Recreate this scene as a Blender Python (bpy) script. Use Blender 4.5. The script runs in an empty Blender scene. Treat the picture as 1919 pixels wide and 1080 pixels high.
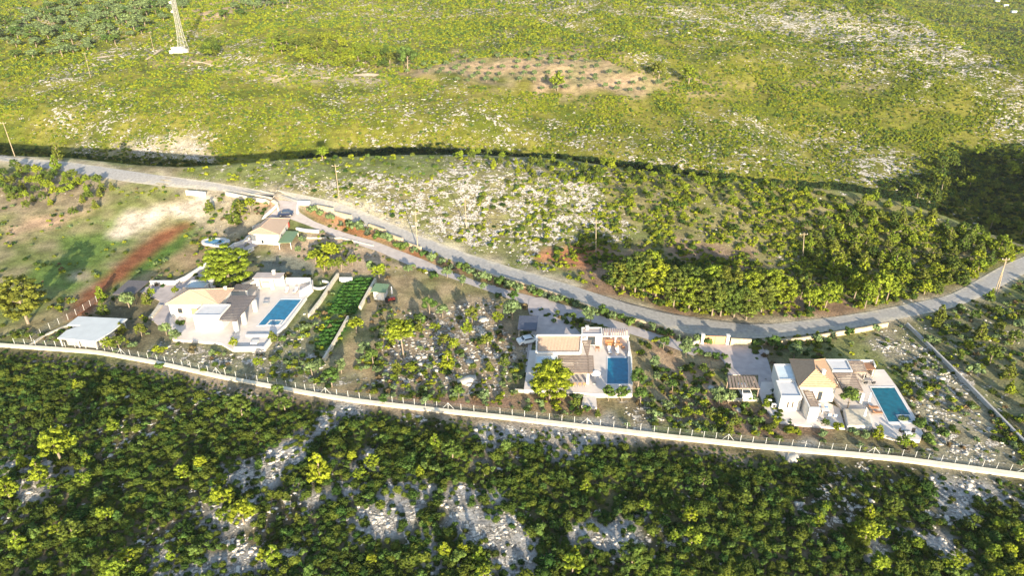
import bpy, math, random
import numpy as np
from mathutils import Vector
R_ = math.radians
random.seed(7); rng = np.random.default_rng(7)
S = bpy.context.scene
COL = S.collection
# ---------------------------------------------------------------- camera, sky, sun, exposure
FOC = 1280.0; PITCH = R_(27); CAMH = 72.0
cam = bpy.data.objects.new('camera', bpy.data.cameras.new('camera')); COL.objects.link(cam)
cam.location = (0, 0, CAMH); cam.rotation_euler = (R_(90) - PITCH, 0, 0)
cam.data.sensor_width = 36; cam.data.lens = 36 * FOC / 1919
cam.data.clip_start = 1; cam.data.clip_end = 6000
S.camera = cam
SUN_EL = R_(13.0); SUN_AZ = R_(16)          # the sun stands behind the camera, to its right
W = bpy.data.worlds.new('World'); S.world = W; W.use_nodes = True
wn = W.node_tree; bg = wn.nodes['Background']
sky = wn.nodes.new('ShaderNodeTexSky'); sky.sky_type = 'NISHITA'; sky.sun_disc = False
sky.sun_elevation = SUN_EL; sky.sun_rotation = math.pi - SUN_AZ
sky.air_density = 1.0; sky.dust_density = 1.0; sky.ozone_density = 1.2
wn.links.new(sky.outputs[0], bg.inputs[0]); bg.inputs[1].default_value = 0.145
sl = bpy.data.lights.new('sun', 'SUN'); sl.energy = 5.0; sl.angle = R_(0.5); sl.color = (1.0, 0.865, 0.65)
so = bpy.data.objects.new('sun', sl); COL.objects.link(so)
sdir = Vector((math.sin(SUN_AZ) * math.cos(SUN_EL), -math.cos(SUN_AZ) * math.cos(SUN_EL), math.sin(SUN_EL)))
so.rotation_euler = sdir.to_track_quat('Z', 'Y').to_euler(); so.location = (60, -60, 120)
S.view_settings.view_transform = 'Standard'; S.view_settings.look = 'None'
S.view_settings.exposure = 1.42; S.view_settings.gamma = 1.0
S.cycles.max_bounces = 5; S.cycles.diffuse_bounces = 3; S.cycles.use_denoising = True

# ---------------------------------------------------------------- where a sight line meets a height
def proj(X, Y, Z):
    x = np.asarray(X, float); y = np.asarray(Y, float); z = np.asarray(Z, float) - CAMH
    dep = y * math.cos(PITCH) - z * math.sin(PITCH); up = y * math.sin(PITCH) + z * math.cos(PITCH)
    dep = np.maximum(dep, 1e-3)
    return 959.5 + FOC * x / dep, 540 - FOC * up / dep
def rayd(u, v):
    x = (np.asarray(u, float) - 959.5) / FOC; y = -(np.asarray(v, float) - 540) / FOC
    return x, math.sin(PITCH) * y + math.cos(PITCH), math.cos(PITCH) * y - math.sin(PITCH)
def at(u, v, z=0.0):
    dx, dy, dz = rayd(u, v); t = (z - CAMH) / dz
    return float(dx * t), float(dy * t)

# ---------------------------------------------------------------- smooth value noise
_tab = np.random.default_rng(3).random((256, 256))
def vnoise(x, y):
    xi = np.floor(x).astype(int); yi = np.floor(y).astype(int); fx = x - xi; fy = y - yi
    fx = fx * fx * (3 - 2 * fx); fy = fy * fy * (3 - 2 * fy)
    a = _tab[xi & 255, yi & 255]; b = _tab[(xi + 1) & 255, yi & 255]
    c = _tab[xi & 255, (yi + 1) & 255]; d = _tab[(xi + 1) & 255, (yi + 1) & 255]
    return (a * (1 - fx) + b * fx) * (1 - fy) + (c * (1 - fx) + d * fx) * fy
def fbm(x, y, o=4):
    s = 0; a = .5; t = 0
    for i in range(o):
        s = s + a * vnoise(x * 2 ** i + 17.3 * i, y * 2 ** i + 5.1 * i); t += a; a *= .5
    return s / t
def sstep(a, b, x):
    t = np.clip((x - a) / (b - a), 0, 1); return t * t * (3 - 2 * t)

# ---------------------------------------------------------------- the lie of the land
CREST = [(-500, 250, 6), (-60, 292, 6), (0, 294, 6), (120, 298, 6), (250, 312, 6.5), (330, 316, 7), (420, 311, 7.5), (500, 304, 8), (600, 298, 8), (750, 293, 8), (900, 293, 8),
         (1050, 300, 8), (1200, 322, 7.5), (1350, 337, 7.5), (1500, 351, 7.5), (1600, 362, 7), (1680, 378, 6), (1760, 402, 3), (1850, 438, -1), (1919, 462, -2), (2100, 500, -2), (2500, 560, -2)]
_cx = []; _cy = []; _cz = []
for u, v, z in CREST:
    a = at(u, v, z); _cx.append(a[0]); _cy.append(a[1]); _cz.append(z)
FARY = [0, 150, 180, 230, 262, 275, 316, 390, 500, 640, 900, 1600, 3000]
FARZ = [-66, -58, -50, -36, -21.5, -15.5, 2.0, 9, 16.5, 27, 46, 90, 150]
def H(X, Y):
    X = np.asarray(X, float); Y = np.asarray(Y, float)
    yc = np.interp(X, _cx, _cy); zc = np.interp(X, _cx, _cz); t = Y - yc
    y0 = np.where(X < -70, 165.0, np.clip(150 + (X + 70) * .0, 130, 160)); y0 = np.minimum(y0, yc - 25)
    near = zc * sstep(y0, yc + 6, Y) ** 1.0
    # shallow dome of the rocky hill
    near = near + 1.6 * np.exp(-((X + 10) / 60) ** 2 - ((Y - yc + 22) / 18) ** 2)
    down = zc - 0.52 * np.maximum(t - 2, 0) - 0.002 * t * np.abs(t)
    n = np.where(t < 0, near, np.minimum(near, down))
    und = (fbm(X / 70 + 9, Y / 70) - .5) * 14 + (fbm(X / 30 + 4 + Y / 90, Y / 130) - .5) * 8 + (fbm(X / 22, Y / 22 + 4) - .5) * 2.2
    fade = sstep(430, 300, Y) if False else 1 - sstep(300, 430, Y)
    Ys = Y + (np.clip(217 - yc, -25, 48) * .9 + 20 * sstep(0, 50, X)) * fade
    f = (np.interp(Ys - 6, FARY, FARZ) + np.interp(Ys, FARY, FARZ) + np.interp(Ys + 6, FARY, FARZ)) / 3 + und * sstep(270, 400, Y)
    f = f - (8 - zc + 3 + 8 * sstep(-50, 30, X)) * fade
    ridge = np.interp(Y, [250, 400, 640, 900], [270, 287, 313, 360])
    drop = f - .42 * np.maximum(X - ridge, 0) ** 1.0
    f2 = np.maximum(drop, np.where(X > 200, -26 + (Y - 400) * .03 + und * .6, -1e3))
    f = np.minimum(f, f2)
    k = 1.6
    d = np.clip((n - f) / k, -1, 1)
    h = np.where(t > 0, np.where(np.abs(n - f) < k, (n + f) / 2 + k * (d * d + 1) / 4, np.maximum(n, f)), n)
    # gentle slope falling toward the camera in the scrub, small lumps
    h = h + (fbm(X / 9, Y / 9) - .5) * .5 * sstep(0, 1, np.where(Y < np.interp(X, [-110, 80], [110, 76]), 1, 0))
    # unseen hill added at the right, shaped so its shadow darkens the right edge
    h = h + 31 * np.exp(-((X - 268) / 66) ** 2 - ((Y - 122) / 40) ** 2) * sstep(150, 195, X + (Y - 118) * -.25)
    return h
_T = [30.0]
while _T[-1] < 2500: _T.append(_T[-1] * 1.006 + .02)
_T = np.array(_T)
def G(u, v, lift=0.0):
    """point(s) where a sight line meets the ground"""
    u = np.atleast_1d(np.asarray(u, float)); v = np.atleast_1d(np.asarray(v, float))
    dx, dy, dz = rayd(u, v); hit = np.full(u.shape, np.nan)
    for i in range(len(u)):
        b = (CAMH + dz[i] * _T) < H(dx[i] * _T, dy[i] * _T) + lift
        hit[i] = _T[int(np.argmax(b))] if b.any() else _T[-1]
    lo = hit / 1.006 - .05; hi = hit.copy()
    for i in range(12):
        m = (lo + hi) / 2; b = (CAMH + dz * m) < H(dx * m, dy * m) + lift
        hi = np.where(b, m, hi); lo = np.where(b, lo, m)
    return dx * hi, dy * hi, H(dx * hi, dy * hi) + lift
def g1(u, v):
    a = G([u], [v]); return Vector((float(a[0][0]), float(a[1][0]), float(a[2][0])))
def h1(x, y): return float(H(x, y))
def inpoly(x, y, P):
    x = np.asarray(x, float); y = np.asarray(y, float); r = np.zeros(x.shape, bool); n = len(P)
    for i in range(n):
        x1, y1 = P[i]; x2, y2 = P[(i + 1) % n]
        if y1 == y2: continue
        c = ((y1 > y) != (y2 > y)) & (x < (x2 - x1) * (y - y1) / (y2 - y1) + x1); r ^= c
    return r

# ---------------------------------------------------------------- materials
MAT = {}
def nodes_of(m):
    m.use_nodes = True; return m.node_tree, m.node_tree.nodes['Principled BSDF']
def mat(name, col, rough=.8, var=.12, scale=1.5, metal=0, spec=.3, bump=0):
    if name in MAT: return MAT[name]
    m = bpy.data.materials.new(name); nt, b = nodes_of(m); N = nt.nodes; L = nt.links
    b.inputs['Roughness'].default_value = rough; b.inputs['Metallic'].default_value = metal
    b.inputs['Specular IOR Level'].default_value = spec
    tc = N.new('ShaderNodeTexCoord'); nz = N.new('ShaderNodeTexNoise'); nz.inputs['Scale'].default_value = scale; nz.inputs['Detail'].default_value = 6
    L.new(tc.outputs['Object'], nz.inputs['Vector'])
    r = N.new('ShaderNodeMapRange'); r.inputs[1].default_value = .3; r.inputs[2].default_value = .7; r.inputs[3].default_value = 1 - var; r.inputs[4].default_value = 1 + var
    L.new(nz.outputs[0], r.inputs[0])
    mx = N.new('ShaderNodeVectorMath'); mx.operation = 'SCALE'; mx.inputs[0].default_value = col[:3]
    L.new(r.outputs[0], mx.inputs['Scale']); L.new(mx.outputs[0], b.inputs['Base Color'])
    if bump:
        bp = N.new('ShaderNodeBump'); bp.inputs['Strength'].default_value = bump; bp.inputs['Distance'].default_value = .05
        L.new(nz.outputs[0], bp.inputs['Height']); L.new(bp.outputs[0], b.inputs['Normal'])
    MAT[name] = m; return m
def foliage(name, c1, c2, c3=None, sc=.9):
    m = bpy.data.materials.new(name); nt, b = nodes_of(m); N = nt.nodes; L = nt.links
    b.inputs['Roughness'].default_value = .75; b.inputs['Specular IOR Level'].default_value = .12
    oi = N.new('ShaderNodeObjectInfo'); ge = N.new('ShaderNodeNewGeometry')
    nz = N.new('ShaderNodeTexNoise'); nz.inputs['Scale'].default_value = sc; nz.inputs['Detail'].default_value = 3
    L.new(ge.outputs['Position'], nz.inputs['Vector'])
    m1 = N.new('ShaderNodeMix'); m1.data_type = 'RGBA'; m1.inputs['A'].default_value = (*c1, 1); m1.inputs['B'].default_value = (*c2, 1)
    L.new(oi.outputs['Random'], m1.inputs['Factor'])
    r = N.new('ShaderNodeMapRange'); r.inputs[1].default_value = .35; r.inputs[2].default_value = .65; r.inputs[3].default_value = .6; r.inputs[4].default_value = 1.4
    L.new(nz.outputs[0], r.inputs[0])
    r2 = N.new('ShaderNodeMapRange'); r2.inputs[3].default_value = .65; r2.inputs[4].default_value = 1.35
    L.new(ge.outputs['Random Per Island'], r2.inputs[0])
    mu = N.new('ShaderNodeMath'); mu.operation = 'MULTIPLY'; L.new(r.outputs[0], mu.inputs[0]); L.new(r2.outputs[0], mu.inputs[1])
    sc_ = N.new('ShaderNodeVectorMath'); sc_.operation = 'SCALE'; L.new(m1.outputs['Result'], sc_.inputs[0]); L.new(mu.outputs[0], sc_.inputs['Scale'])
    L.new(sc_.outputs[0], b.inputs['Base Color'])
    MAT[name] = m; return m

# ---------------------------------------------------------------- mesh helpers
class MB:
    def __init__(s): s.v = []; s.f = []
    def add(s, vs, fs):
        o = len(s.v); s.v += [tuple(p) for p in vs]; s.f += [tuple(i + o for i in f) for f in fs]; return s
    def prism(s, P, z0, z1, z1s=None):
        n = len(P); a = sum(P[i][0] * P[(i + 1) % n][1] - P[(i + 1) % n][0] * P[i][1] for i in range(n))
        if a < 0: P = P[::-1]
        if z1s is not None and a < 0: z1s = z1s[::-1]
        zt = z1s or [z1] * n
        return s.add([(x, y, z0) for x, y in P] + [(P[i][0], P[i][1], zt[i]) for i in range(n)],
              [tuple(range(n - 1, -1, -1)), tuple(range(n, 2 * n))] + [(i, (i + 1) % n, n + (i + 1) % n, n + i) for i in range(n)])
    def box(s, c, d, rz=0):
        hx, hy, hz = d[0] / 2, d[1] / 2, d[2] / 2; ca, sa = math.cos(rz), math.sin(rz)
        P = [(c[0] + x * ca - y * sa, c[1] + x * sa + y * ca) for x, y in ((-hx, -hy), (hx, -hy), (hx, hy), (-hx, hy))]
        return s.prism(P, c[2] - hz, c[2] + hz)
    def tube(s, p, q, r0, r1=None, n=8):
        r1 = r0 if r1 is None else r1; p = Vector(p); q = Vector(q); d = (q - p).normalized()
        a = d.orthogonal().normalized(); b = d.cross(a)
        vs = [p + (a * math.cos(t) + b * math.sin(t)) * r0 for t in [2 * math.pi * i / n for i in range(n)]] + \
             [q + (a * math.cos(t) + b * math.sin(t)) * r1 for t in [2 * math.pi * i / n for i in range(n)]]
        return s.add(vs, [(i, (i + 1) % n, n + (i + 1) % n, n + i) for i in range(n)] + [tuple(range(n - 1, -1, -1)), tuple(range(n, 2 * n))])
    def wall(s, pts, th, z0, h, cap=None):
        """a wall along a run of (x, y) points; z0 may be a list"""
        n = len(pts); L = []; Rr = []
        for i in range(n):
            a = Vector(pts[max(i - 1, 0)][:2]); b = Vector(pts[min(i + 1, n - 1)][:2]); d = (b - a).normalized(); nn = Vector((-d.y, d.x)) * th / 2
            p = Vector(pts[i][:2]); L.append(p + nn); Rr.append(p - nn)
        zz = z0 if isinstance(z0, (list, tuple)) else [z0] * n
        vs = []
        for i in range(n):
            zb = zz[i]; vs += [(L[i].x, L[i].y, zb - .6), (Rr[i].x, Rr[i].y, zb - .6), (Rr[i].x, Rr[i].y, zb + h), (L[i].x, L[i].y, zb + h)]
        fs = []
        for i in range(n - 1):
            o = 4 * i
            for k in range(4): fs.append((o + k, o + (k + 1) % 4, o + 4 + (k + 1) % 4, o + 4 + k))
        fs += [(3, 2, 1, 0), tuple(4 * (n - 1) + k for k in range(4))]
        return s.add(vs, fs)
    def build(s, name, m, parent=None, smooth=False, bevel=0):
        me = bpy.data.meshes.new(name); off = parent_loc(parent)
        me.from_pydata([(a - off[0], b - off[1], c - off[2]) for a, b, c in s.v], [], s.f); me.update()
        o = bpy.data.objects.new(name, me); COL.objects.link(o); me.materials.append(m)
        if parent: o.parent = parent
        if smooth: me.shade_smooth()
        if bevel:
            bv = o.modifiers.new('bevel', 'BEVEL'); bv.width = bevel; bv.segments = 2; bv.limit_method = 'ANGLE'
        import bmesh
        bm = bmesh.new(); bm.from_mesh(me); bmesh.ops.recalc_face_normals(bm, faces=bm.faces); bm.to_mesh(me); bm.free()
        return o
def parent_loc(p):
    v = Vector((0, 0, 0))
    while p is not None: v = v + p.location; p = p.parent
    return v
def tag(o, label=None, cat=None, group=None, kind=None):
    if label: o['label'] = label
    if cat: o['category'] = cat
    if group: o['group'] = group
    if kind: o['kind'] = kind
    return o
def empty(name, loc, rz=0):
    o = bpy.data.objects.new(name, None); COL.objects.link(o); o.location = loc; o.rotation_euler = (0, 0, rz); o.empty_display_size = .3; return o
def thing(name, loc, label, cat, group=None, rz=0): return tag(empty(name, loc, rz), label, cat, group)
def copy_tree(o, parent=None):
    c = o.copy(); COL.objects.link(c)
    if parent: c.parent = parent
    for ch in list(o.children): copy_tree(ch, c)
    return c
def npmesh(name, V, F4, m, F3=None):
    """mesh from numpy arrays (quads or triangles)"""
    me = bpy.data.meshes.new(name); k = F4.shape[1]
    me.vertices.add(len(V)); me.vertices.foreach_set('co', V.astype(np.float32).ravel())
    me.loops.add(F4.size); me.loops.foreach_set('vertex_index', F4.astype(np.int32).ravel())
    me.polygons.add(len(F4)); me.polygons.foreach_set('loop_start', (np.arange(len(F4)) * k).astype(np.int32))
    me.update(calc_edges=True)
    if m: me.materials.append(m)
    return me
def strip(name, m, A, B, dz=.05, n=300, across=5, kind='structure', zf=None, thick=0):
    """a ribbon of ground between two edges given along the picture, laid on the land"""
    def res(P):
        P = np.array(P, float); x, y, z = G(P[:, 0], P[:, 1]); Q = np.stack([x, y], 1)
        d = np.r_[0, np.cumsum(np.hypot(*(np.diff(Q, axis=0).T)))]; d /= d[-1]; t = np.linspace(0, 1, n)
        r = np.stack([np.interp(t, d, Q[:, 0]), np.interp(t, d, Q[:, 1])], 1)
        for _ in range(max(1, n // 25)):
            r[1:-1] = (r[:-2] + r[1:-1] * 2 + r[2:]) / 4
        return r
    a = res(A); b = res(B); V = []
    for k in range(across):
        w = k / (across - 1); p = a * (1 - w) + b * w; V.append(np.c_[p, H(p[:, 0], p[:, 1]) + dz])
    V = np.stack(V, 1).reshape(-1, 3); i = np.arange(n - 1)[:, None]; j = np.arange(across - 1)[None]
    q = (i * across + j); F = np.stack([q, q + 1, q + across + 1, q + across], -1).reshape(-1, 4)
    me = npmesh(name, V, F, m); o = bpy.data.objects.new(name, me); COL.objects.link(o); tag(o, kind=kind)
    if me.polygons[0].normal.z < 0: me.flip_normals()
    return o, a, b
# ---------------------------------------------------------------- ground sheet
NY, NX = 820, 760
ys = 34 * (2600 / 34) ** (np.linspace(0, 1, NY)); tx = np.r_[np.linspace(-1, 1, NX - 50), np.linspace(1.02, 2.6, 50)]
YY = np.repeat(ys[:, None], NX, 1); XX = tx[None] * (YY * .95 + 62)
ZZ = H(XX, YY)
U, V_ = proj(XX, YY, ZZ)
yc_ = np.interp(XX, _cx, _cy); TT = YY - yc_
NB = ((TT < 3))                                   # the near side of the ravine
ju = (fbm(XX / 7, YY / 7, 5) - .5) * 150; jv = (fbm(XX / 7 + 50, YY / 7 + 9, 5) - .5) * 80
Uj = U + ju; Vj = V_ + jv
base = np.zeros((NY, NX, 3)); rock = np.zeros((NY, NX))
def lerpc(a, b, t): return np.array(a) * (1 - t[..., None]) + np.array(b) * t[..., None]
n1 = fbm(XX / 14, YY / 14); n2 = fbm(XX / 40 + 3, YY / 40)
# beyond the ravine: low olive-green garrigue
base[:] = lerpc((.095, .115, .013), (.20, .185, .034), sstep(.38, .62, fbm(XX / 9, YY / 9, 5))); rock[:] = .31 + .30 * sstep(.45, .62, n2)
far_ = V_ < 60
base = np.where((sstep(60, 0, V_) > 0)[..., None], base * (1 + .0 * V_[..., None]), base)
# near side
base[NB] = lerpc((.20, .17, .09), (.13, .15, .05), sstep(.4, .6, n1))[NB]; rock[NB] = .3
def zone(P, col=None, rk=None, side=None, jit=1.0, mixn=None):
    m = inpoly(U + ju * jit, V_ + jv * jit, P)
    if side == 'near': m &= NB
    if side == 'far': m &= ~NB
    if col is not None:
        if mixn is not None: base[m] = lerpc(col, mixn, sstep(.4, .6, fbm(XX / 5, YY / 5 + 7)))[m]
        else: base[m] = col
    if rk is not None: rock[m] = rk
    return m
# rocky spreads on the far slope
for P, r in [([(60, 195), (250, 200), (240, 255), (70, 255)], .5), ([(120, 160), (230, 160), (230, 190), (130, 190)], .5), ([(180, 190), (440, 170), (620, 190), (620, 270), (190, 270)], .36),
             ([(130, 270), (400, 268), (400, 300), (180, 296)], .8), ([(640, 180), (980, 175), (1040, 260), (1000, 300), (640, 290)], .42), ([(1000, 215), (1100, 215), (1300, 260), (1500, 330), (1200, 310), (1040, 290)], .42),
             ([(560, 130), (760, 130), (760, 165), (600, 200)], .42), ([(900, 0), (1160, 0), (1130, 24), (920, 24)], .5), ([(1160, 0), (1420, 0), (1640, 40), (1800, 90), (1780, 130), (1600, 95), (1420, 60), (1290, 60)], .56),
             ([(1430, 15), (1600, 10), (1770, 60), (1900, 130), (1880, 140), (1690, 90), (1500, 60)], .64), ([(1500, 100), (1700, 110), (1850, 150), (1840, 165), (1560, 150)], .5), ([(1830, 180), (1940, 170), (1940, 275), (1850, 240)], .55),
             ([(1400, 240), (1620, 230), (1700, 330), (1560, 340), (1420, 290)], .42), ([(1580, 290), (1720, 290), (1740, 345), (1600, 345)], .6), ([(1700, 290), (1919, 285), (1919, 440), (1750, 400)], .3),
             ([(340, 105), (640, 120), (660, 150), (420, 145)], .62), ([(1280, 60), (1560, 90), (1560, 140), (1290, 120)], .36)]:
    zone(P, None, r + .13, 'far')
# rocky slab by the ravine at left, dirt tracks, the olive grove clearing
zone([(130, 272), (400, 270), (410, 292), (170, 292)], (.42, .36, .27), .75, 'far')
zone([(715, 142), (780, 120), (880, 104), (1000, 95), (1140, 108), (1200, 138), (1270, 156), (1350, 150), (1340, 172), (1210, 182), (1090, 182), (1020, 175), (960, 158), (860, 158), (800, 150)], (.40, .28, .175), .14, 'far', 1.1, (.27, .23, .11))
zone([(1320, 155), (1440, 160), (1560, 140), (1690, 158), (1560, 168), (1420, 166)], (.36, .25, .15), .2, 'far', .5, (.2, .2, .08))
zone([(410, 118), (540, 135), (735, 145), (735, 158), (520, 152), (410, 132)], (.40, .32, .22), .4, 'far', .4, (.2, .2, .08))
zone([(290, 112), (420, 108), (420, 122), (290, 122)], (.36, .27, .16), .2, 'far', .3)
zone([(355, 0), (470, 0), (400, 45), (330, 40)], (.36, .27, .17), .1, 'far', .5)
# dark scrub in front of the track
fg = inpoly(U, V_, [(-900, 640), (0, 650), (500, 730), (1000, 792), (1919, 900), (3200, 1040), (3200, 3000), (-900, 3000)])
base[fg] = lerpc((.085, .08, .035), (.13, .105, .06), sstep(.4, .6, n1))[fg]; rock[fg] = (.20 + .42 * sstep(.50, .62, fbm((XX * .8 + YY * .6) / 11, (YY * .8 - XX * .6) / 2.8 + 3)))[fg]
RU_ = [(-60, 286), (50, 293), (160, 303), (300, 323), (466, 347), (635, 374), (773, 428), (871, 465), (1033, 516), (1200, 572), (1413, 604), (1613, 582), (1780, 549), (1919, 477), (1925, 516), (1850, 558), (1700, 600), (1500, 634), (1300, 634), (1133, 588), (950, 530), (773, 466), (635, 404), (466, 370), (300, 353), (104, 317), (-60, 302)]
FGROCK = [[(0, 850), (90, 840), (120, 870), (60, 910), (0, 960)], [(400, 850), (560, 820), (600, 790), (640, 775), (620, 830), (540, 900), (470, 930), (420, 910)], [(380, 940), (480, 930), (500, 960), (350, 1000), (320, 980)],
          [(540, 930), (640, 880), (720, 850), (720, 880), (650, 930), (560, 960)], [(250, 1030), (420, 1010), (540, 1040), (520, 1080), (240, 1080)], [(860, 800), (1130, 780), (1150, 850), (1100, 860), (1000, 830), (900, 860)],
          [(740, 890), (830, 880), (840, 920), (780, 930), (740, 980)], [(840, 930), (950, 925), (940, 960), (850, 955)], [(760, 980), (820, 960), (820, 1080), (760, 1080)], [(1060, 990), (1200, 960), (1200, 1010), (1080, 1040)],
          [(1590, 980), (1650, 1040), (1660, 1080), (1600, 1080), (1560, 1000)], [(1700, 860), (1919, 900), (1919, 980), (1780, 930)], [(1440, 850), (1520, 850), (1500, 880)], [(1690, 980), (1800, 1000), (1860, 1080), (1760, 1060)],
          [(600, 760), (700, 770), (640, 800)], [(860, 1000), (900, 960), (1000, 1010), (980, 1080), (900, 1080)], [(1120, 800), (1220, 810), (1210, 840), (1130, 850)], [(690, 930), (740, 900), (760, 960), (700, 1010)]]
for P in FGROCK: zone(P, (.33, .31, .28), .72, None, 1.3)
for E_ in (RU_, ): zone(E_, (.40, .34, .24), .3, 'near', .3)
zone([(100, 668), (500, 735), (1000, 800), (1400, 845), (1400, 860), (1000, 812), (500, 748), (100, 680)], (.36, .28, .19), .35)
# near side of the ravine: the rocky hill
zone([(330, 318), (480, 300), (640, 296), (900, 294), (1080, 310), (1180, 380), (1160, 440), (1080, 480), (1060, 520), (960, 490), (800, 440), (640, 375), (480, 345), (340, 330)], (.25, .22, .10), .74, 'near', 1, (.17, .18, .055))
zone([(330, 318), (640, 296), (800, 292), (900, 300), (640, 330), (500, 345)], (.17, .19, .06), .42, 'near')
zone([(1080, 310), (1300, 330), (1500, 352), (1700, 380), (1900, 470), (1700, 560), (1500, 590), (1400, 480), (1180, 400)], (.17, .165, .06), .40, 'near', 1, (.22, .19, .09))
zone([(1040, 470), (1160, 470), (1330, 590), (1460, 600), (1600, 585), (1560, 520), (1480, 500), (1400, 600), (1280, 596), (1120, 545)], (.26, .17, .105), .22, 'near')
zone([(1240, 455), (1330, 450), (1480, 500), (1420, 520), (1260, 500)], (.24, .17, .11), .1, 'near')
zone([(1010, 480), (1110, 480), (1130, 520), (1040, 500)], (.40, .18, .09), .15, 'near')
zone([(620, 372), (700, 384), (780, 430), (860, 462), (860, 475), (770, 440), (690, 396), (620, 382)], (.55, .48, .34), .5, 'near', .3)
# left field by the red strip
zone([(-400, 300), (120, 318), (400, 360), (350, 420), (150, 560), (40, 640), (-400, 640)], (.17, .19, .055), .16, 'near', 1, (.27, .23, .12))
zone([(-200, 310), (210, 335), (200, 390), (60, 400), (-200, 400)], (.26, .21, .13), .35, 'near')
zone([(0, 430), (60, 410), (130, 400), (190, 395), (60, 440), (0, 450)], (.44, .30, .19), .3, 'near', .6)
zone([(60, 500), (140, 430), (190, 430), (280, 400), (240, 440), (150, 520), (120, 560), (90, 570)], (.13, .19, .04), .12, 'near')
zone([(200, 440), (250, 400), (340, 375), (385, 362), (400, 372), (372, 415), (310, 410), (260, 440), (215, 455)], (.55, .46, .35), .45, 'near', .5)
zone([(150, 540), (230, 470), (260, 480), (200, 540), (140, 590)], (.42, .35, .22), .5, 'near')
# red ploughed strip, the green bank beside it
RED = [(352, 417), (362, 421), (330, 440), (250, 505), (200, 552), (160, 590), (110, 600), (145, 560), (190, 520), (250, 468), (300, 432)]
zone(RED, (.215, .080, .035), 0.0, 'near', .15, (.27, .105, .048))
zone([(365, 423), (345, 465), (300, 500), (240, 525), (212, 552), (200, 552), (250, 505), (330, 440)], (.10, .17, .03), 0, 'near', .2)
zone([(345, 465), (395, 445), (470, 440), (400, 490), (345, 520), (250, 530), (300, 500)], (.34, .24, .13), .05, 'near', .4, (.28, .22, .10))
zone([(395, 360), (520, 372), (535, 395), (480, 430), (380, 445), (365, 425), (400, 400)], (.36, .30, .20), .35, 'near', .6)
zone([(480, 372), (520, 372), (522, 390), (500, 392)], (.50, .30, .17), .0, 'near', .3)
# bed between road and drive
BED = [(575, 385), (640, 400), (760, 460), (850, 492), (950, 530), (1050, 568), (1150, 598), (1250, 625), (1330, 645), (1310, 650), (1183, 612), (1080, 579), (990, 555), (833, 508), (704, 455), (590, 417)]
zone(BED, (.42, .19, .085), .06, 'near', .15, (.36, .22, .12))
# gardens
zone([(480, 470), (560, 445), (600, 425), (700, 470), (790, 510), (700, 540), (640, 520), (520, 500)], (.40, .30, .20), .35, 'near', .6)
zone([(545, 475), (580, 490), (600, 515), (500, 515), (470, 490)], (.20, .20, .15), .1, 'near', .3)
zone([(655, 545), (735, 500), (900, 520), (960, 560), (850, 600), (760, 640), (690, 700), (640, 760), (560, 730), (640, 640), (690, 580)], (.22, .20, .085), .22, 'near', .7, (.34, .255, .145))
zone([(760, 600), (900, 560), (980, 600), (985, 760), (700, 745), (700, 690), (740, 640)], (.30, .23, .15), .62, 'near')
zone([(430, 650), (600, 610), (640, 720), (600, 740), (280, 680), (320, 640)], (.24, .22, .13), .6, 'near')
zone([(560, 590), (620, 570), (610, 640), (540, 650)], (.26, .24, .14), .5, 'near')
zone([(100, 590), (250, 560), (320, 600), (330, 660), (100, 655)], (.15, .13, .075), .25, 'near')
zone([(1180, 640), (1330, 650), (1360, 720), (1400, 790), (1180, 770)], (.36, .25, .155), .22, 'near', .8, (.26, .22, .12))
zone([(1170, 750), (1380, 750), (1400, 820), (1150, 800)], (.22, .18, .11), .55, 'near')
zone([(1330, 740), (1500, 760), (1600, 800), (1560, 835), (1330, 815)], (.24, .16, .10), .2, 'near')
zone([(980, 740), (1120, 745), (1130, 775), (960, 770)], (.33, .22, .13), .05, 'near', .3)
zone([(700, 745), (980, 750), (960, 770), (700, 755)], (.28, .17, .11), .1, 'near', .3)
zone([(1440, 650), (1700, 600), (1680, 640), (1650, 680), (1460, 680)], (.18, .19, .07), .15, 'near')
zone([(1640, 640), (1700, 610), (1919, 830), (1919, 890), (1760, 870), (1700, 760)], (.26, .23, .15), .62, 'near')
zone([(1700, 600), (1919, 540), (1919, 830)], (.19, .18, .09), .42, 'near')
# vegetable plot
VEG = [(650, 525), (700, 522), (665, 590), (612, 590), (630, 545)]
zone(VEG, (.055, .16, .025), 0, 'near', .15)
zone([(605, 605), (655, 600), (630, 650), (590, 660)], (.07, .15, .03), .05, 'near', .4)
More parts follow.
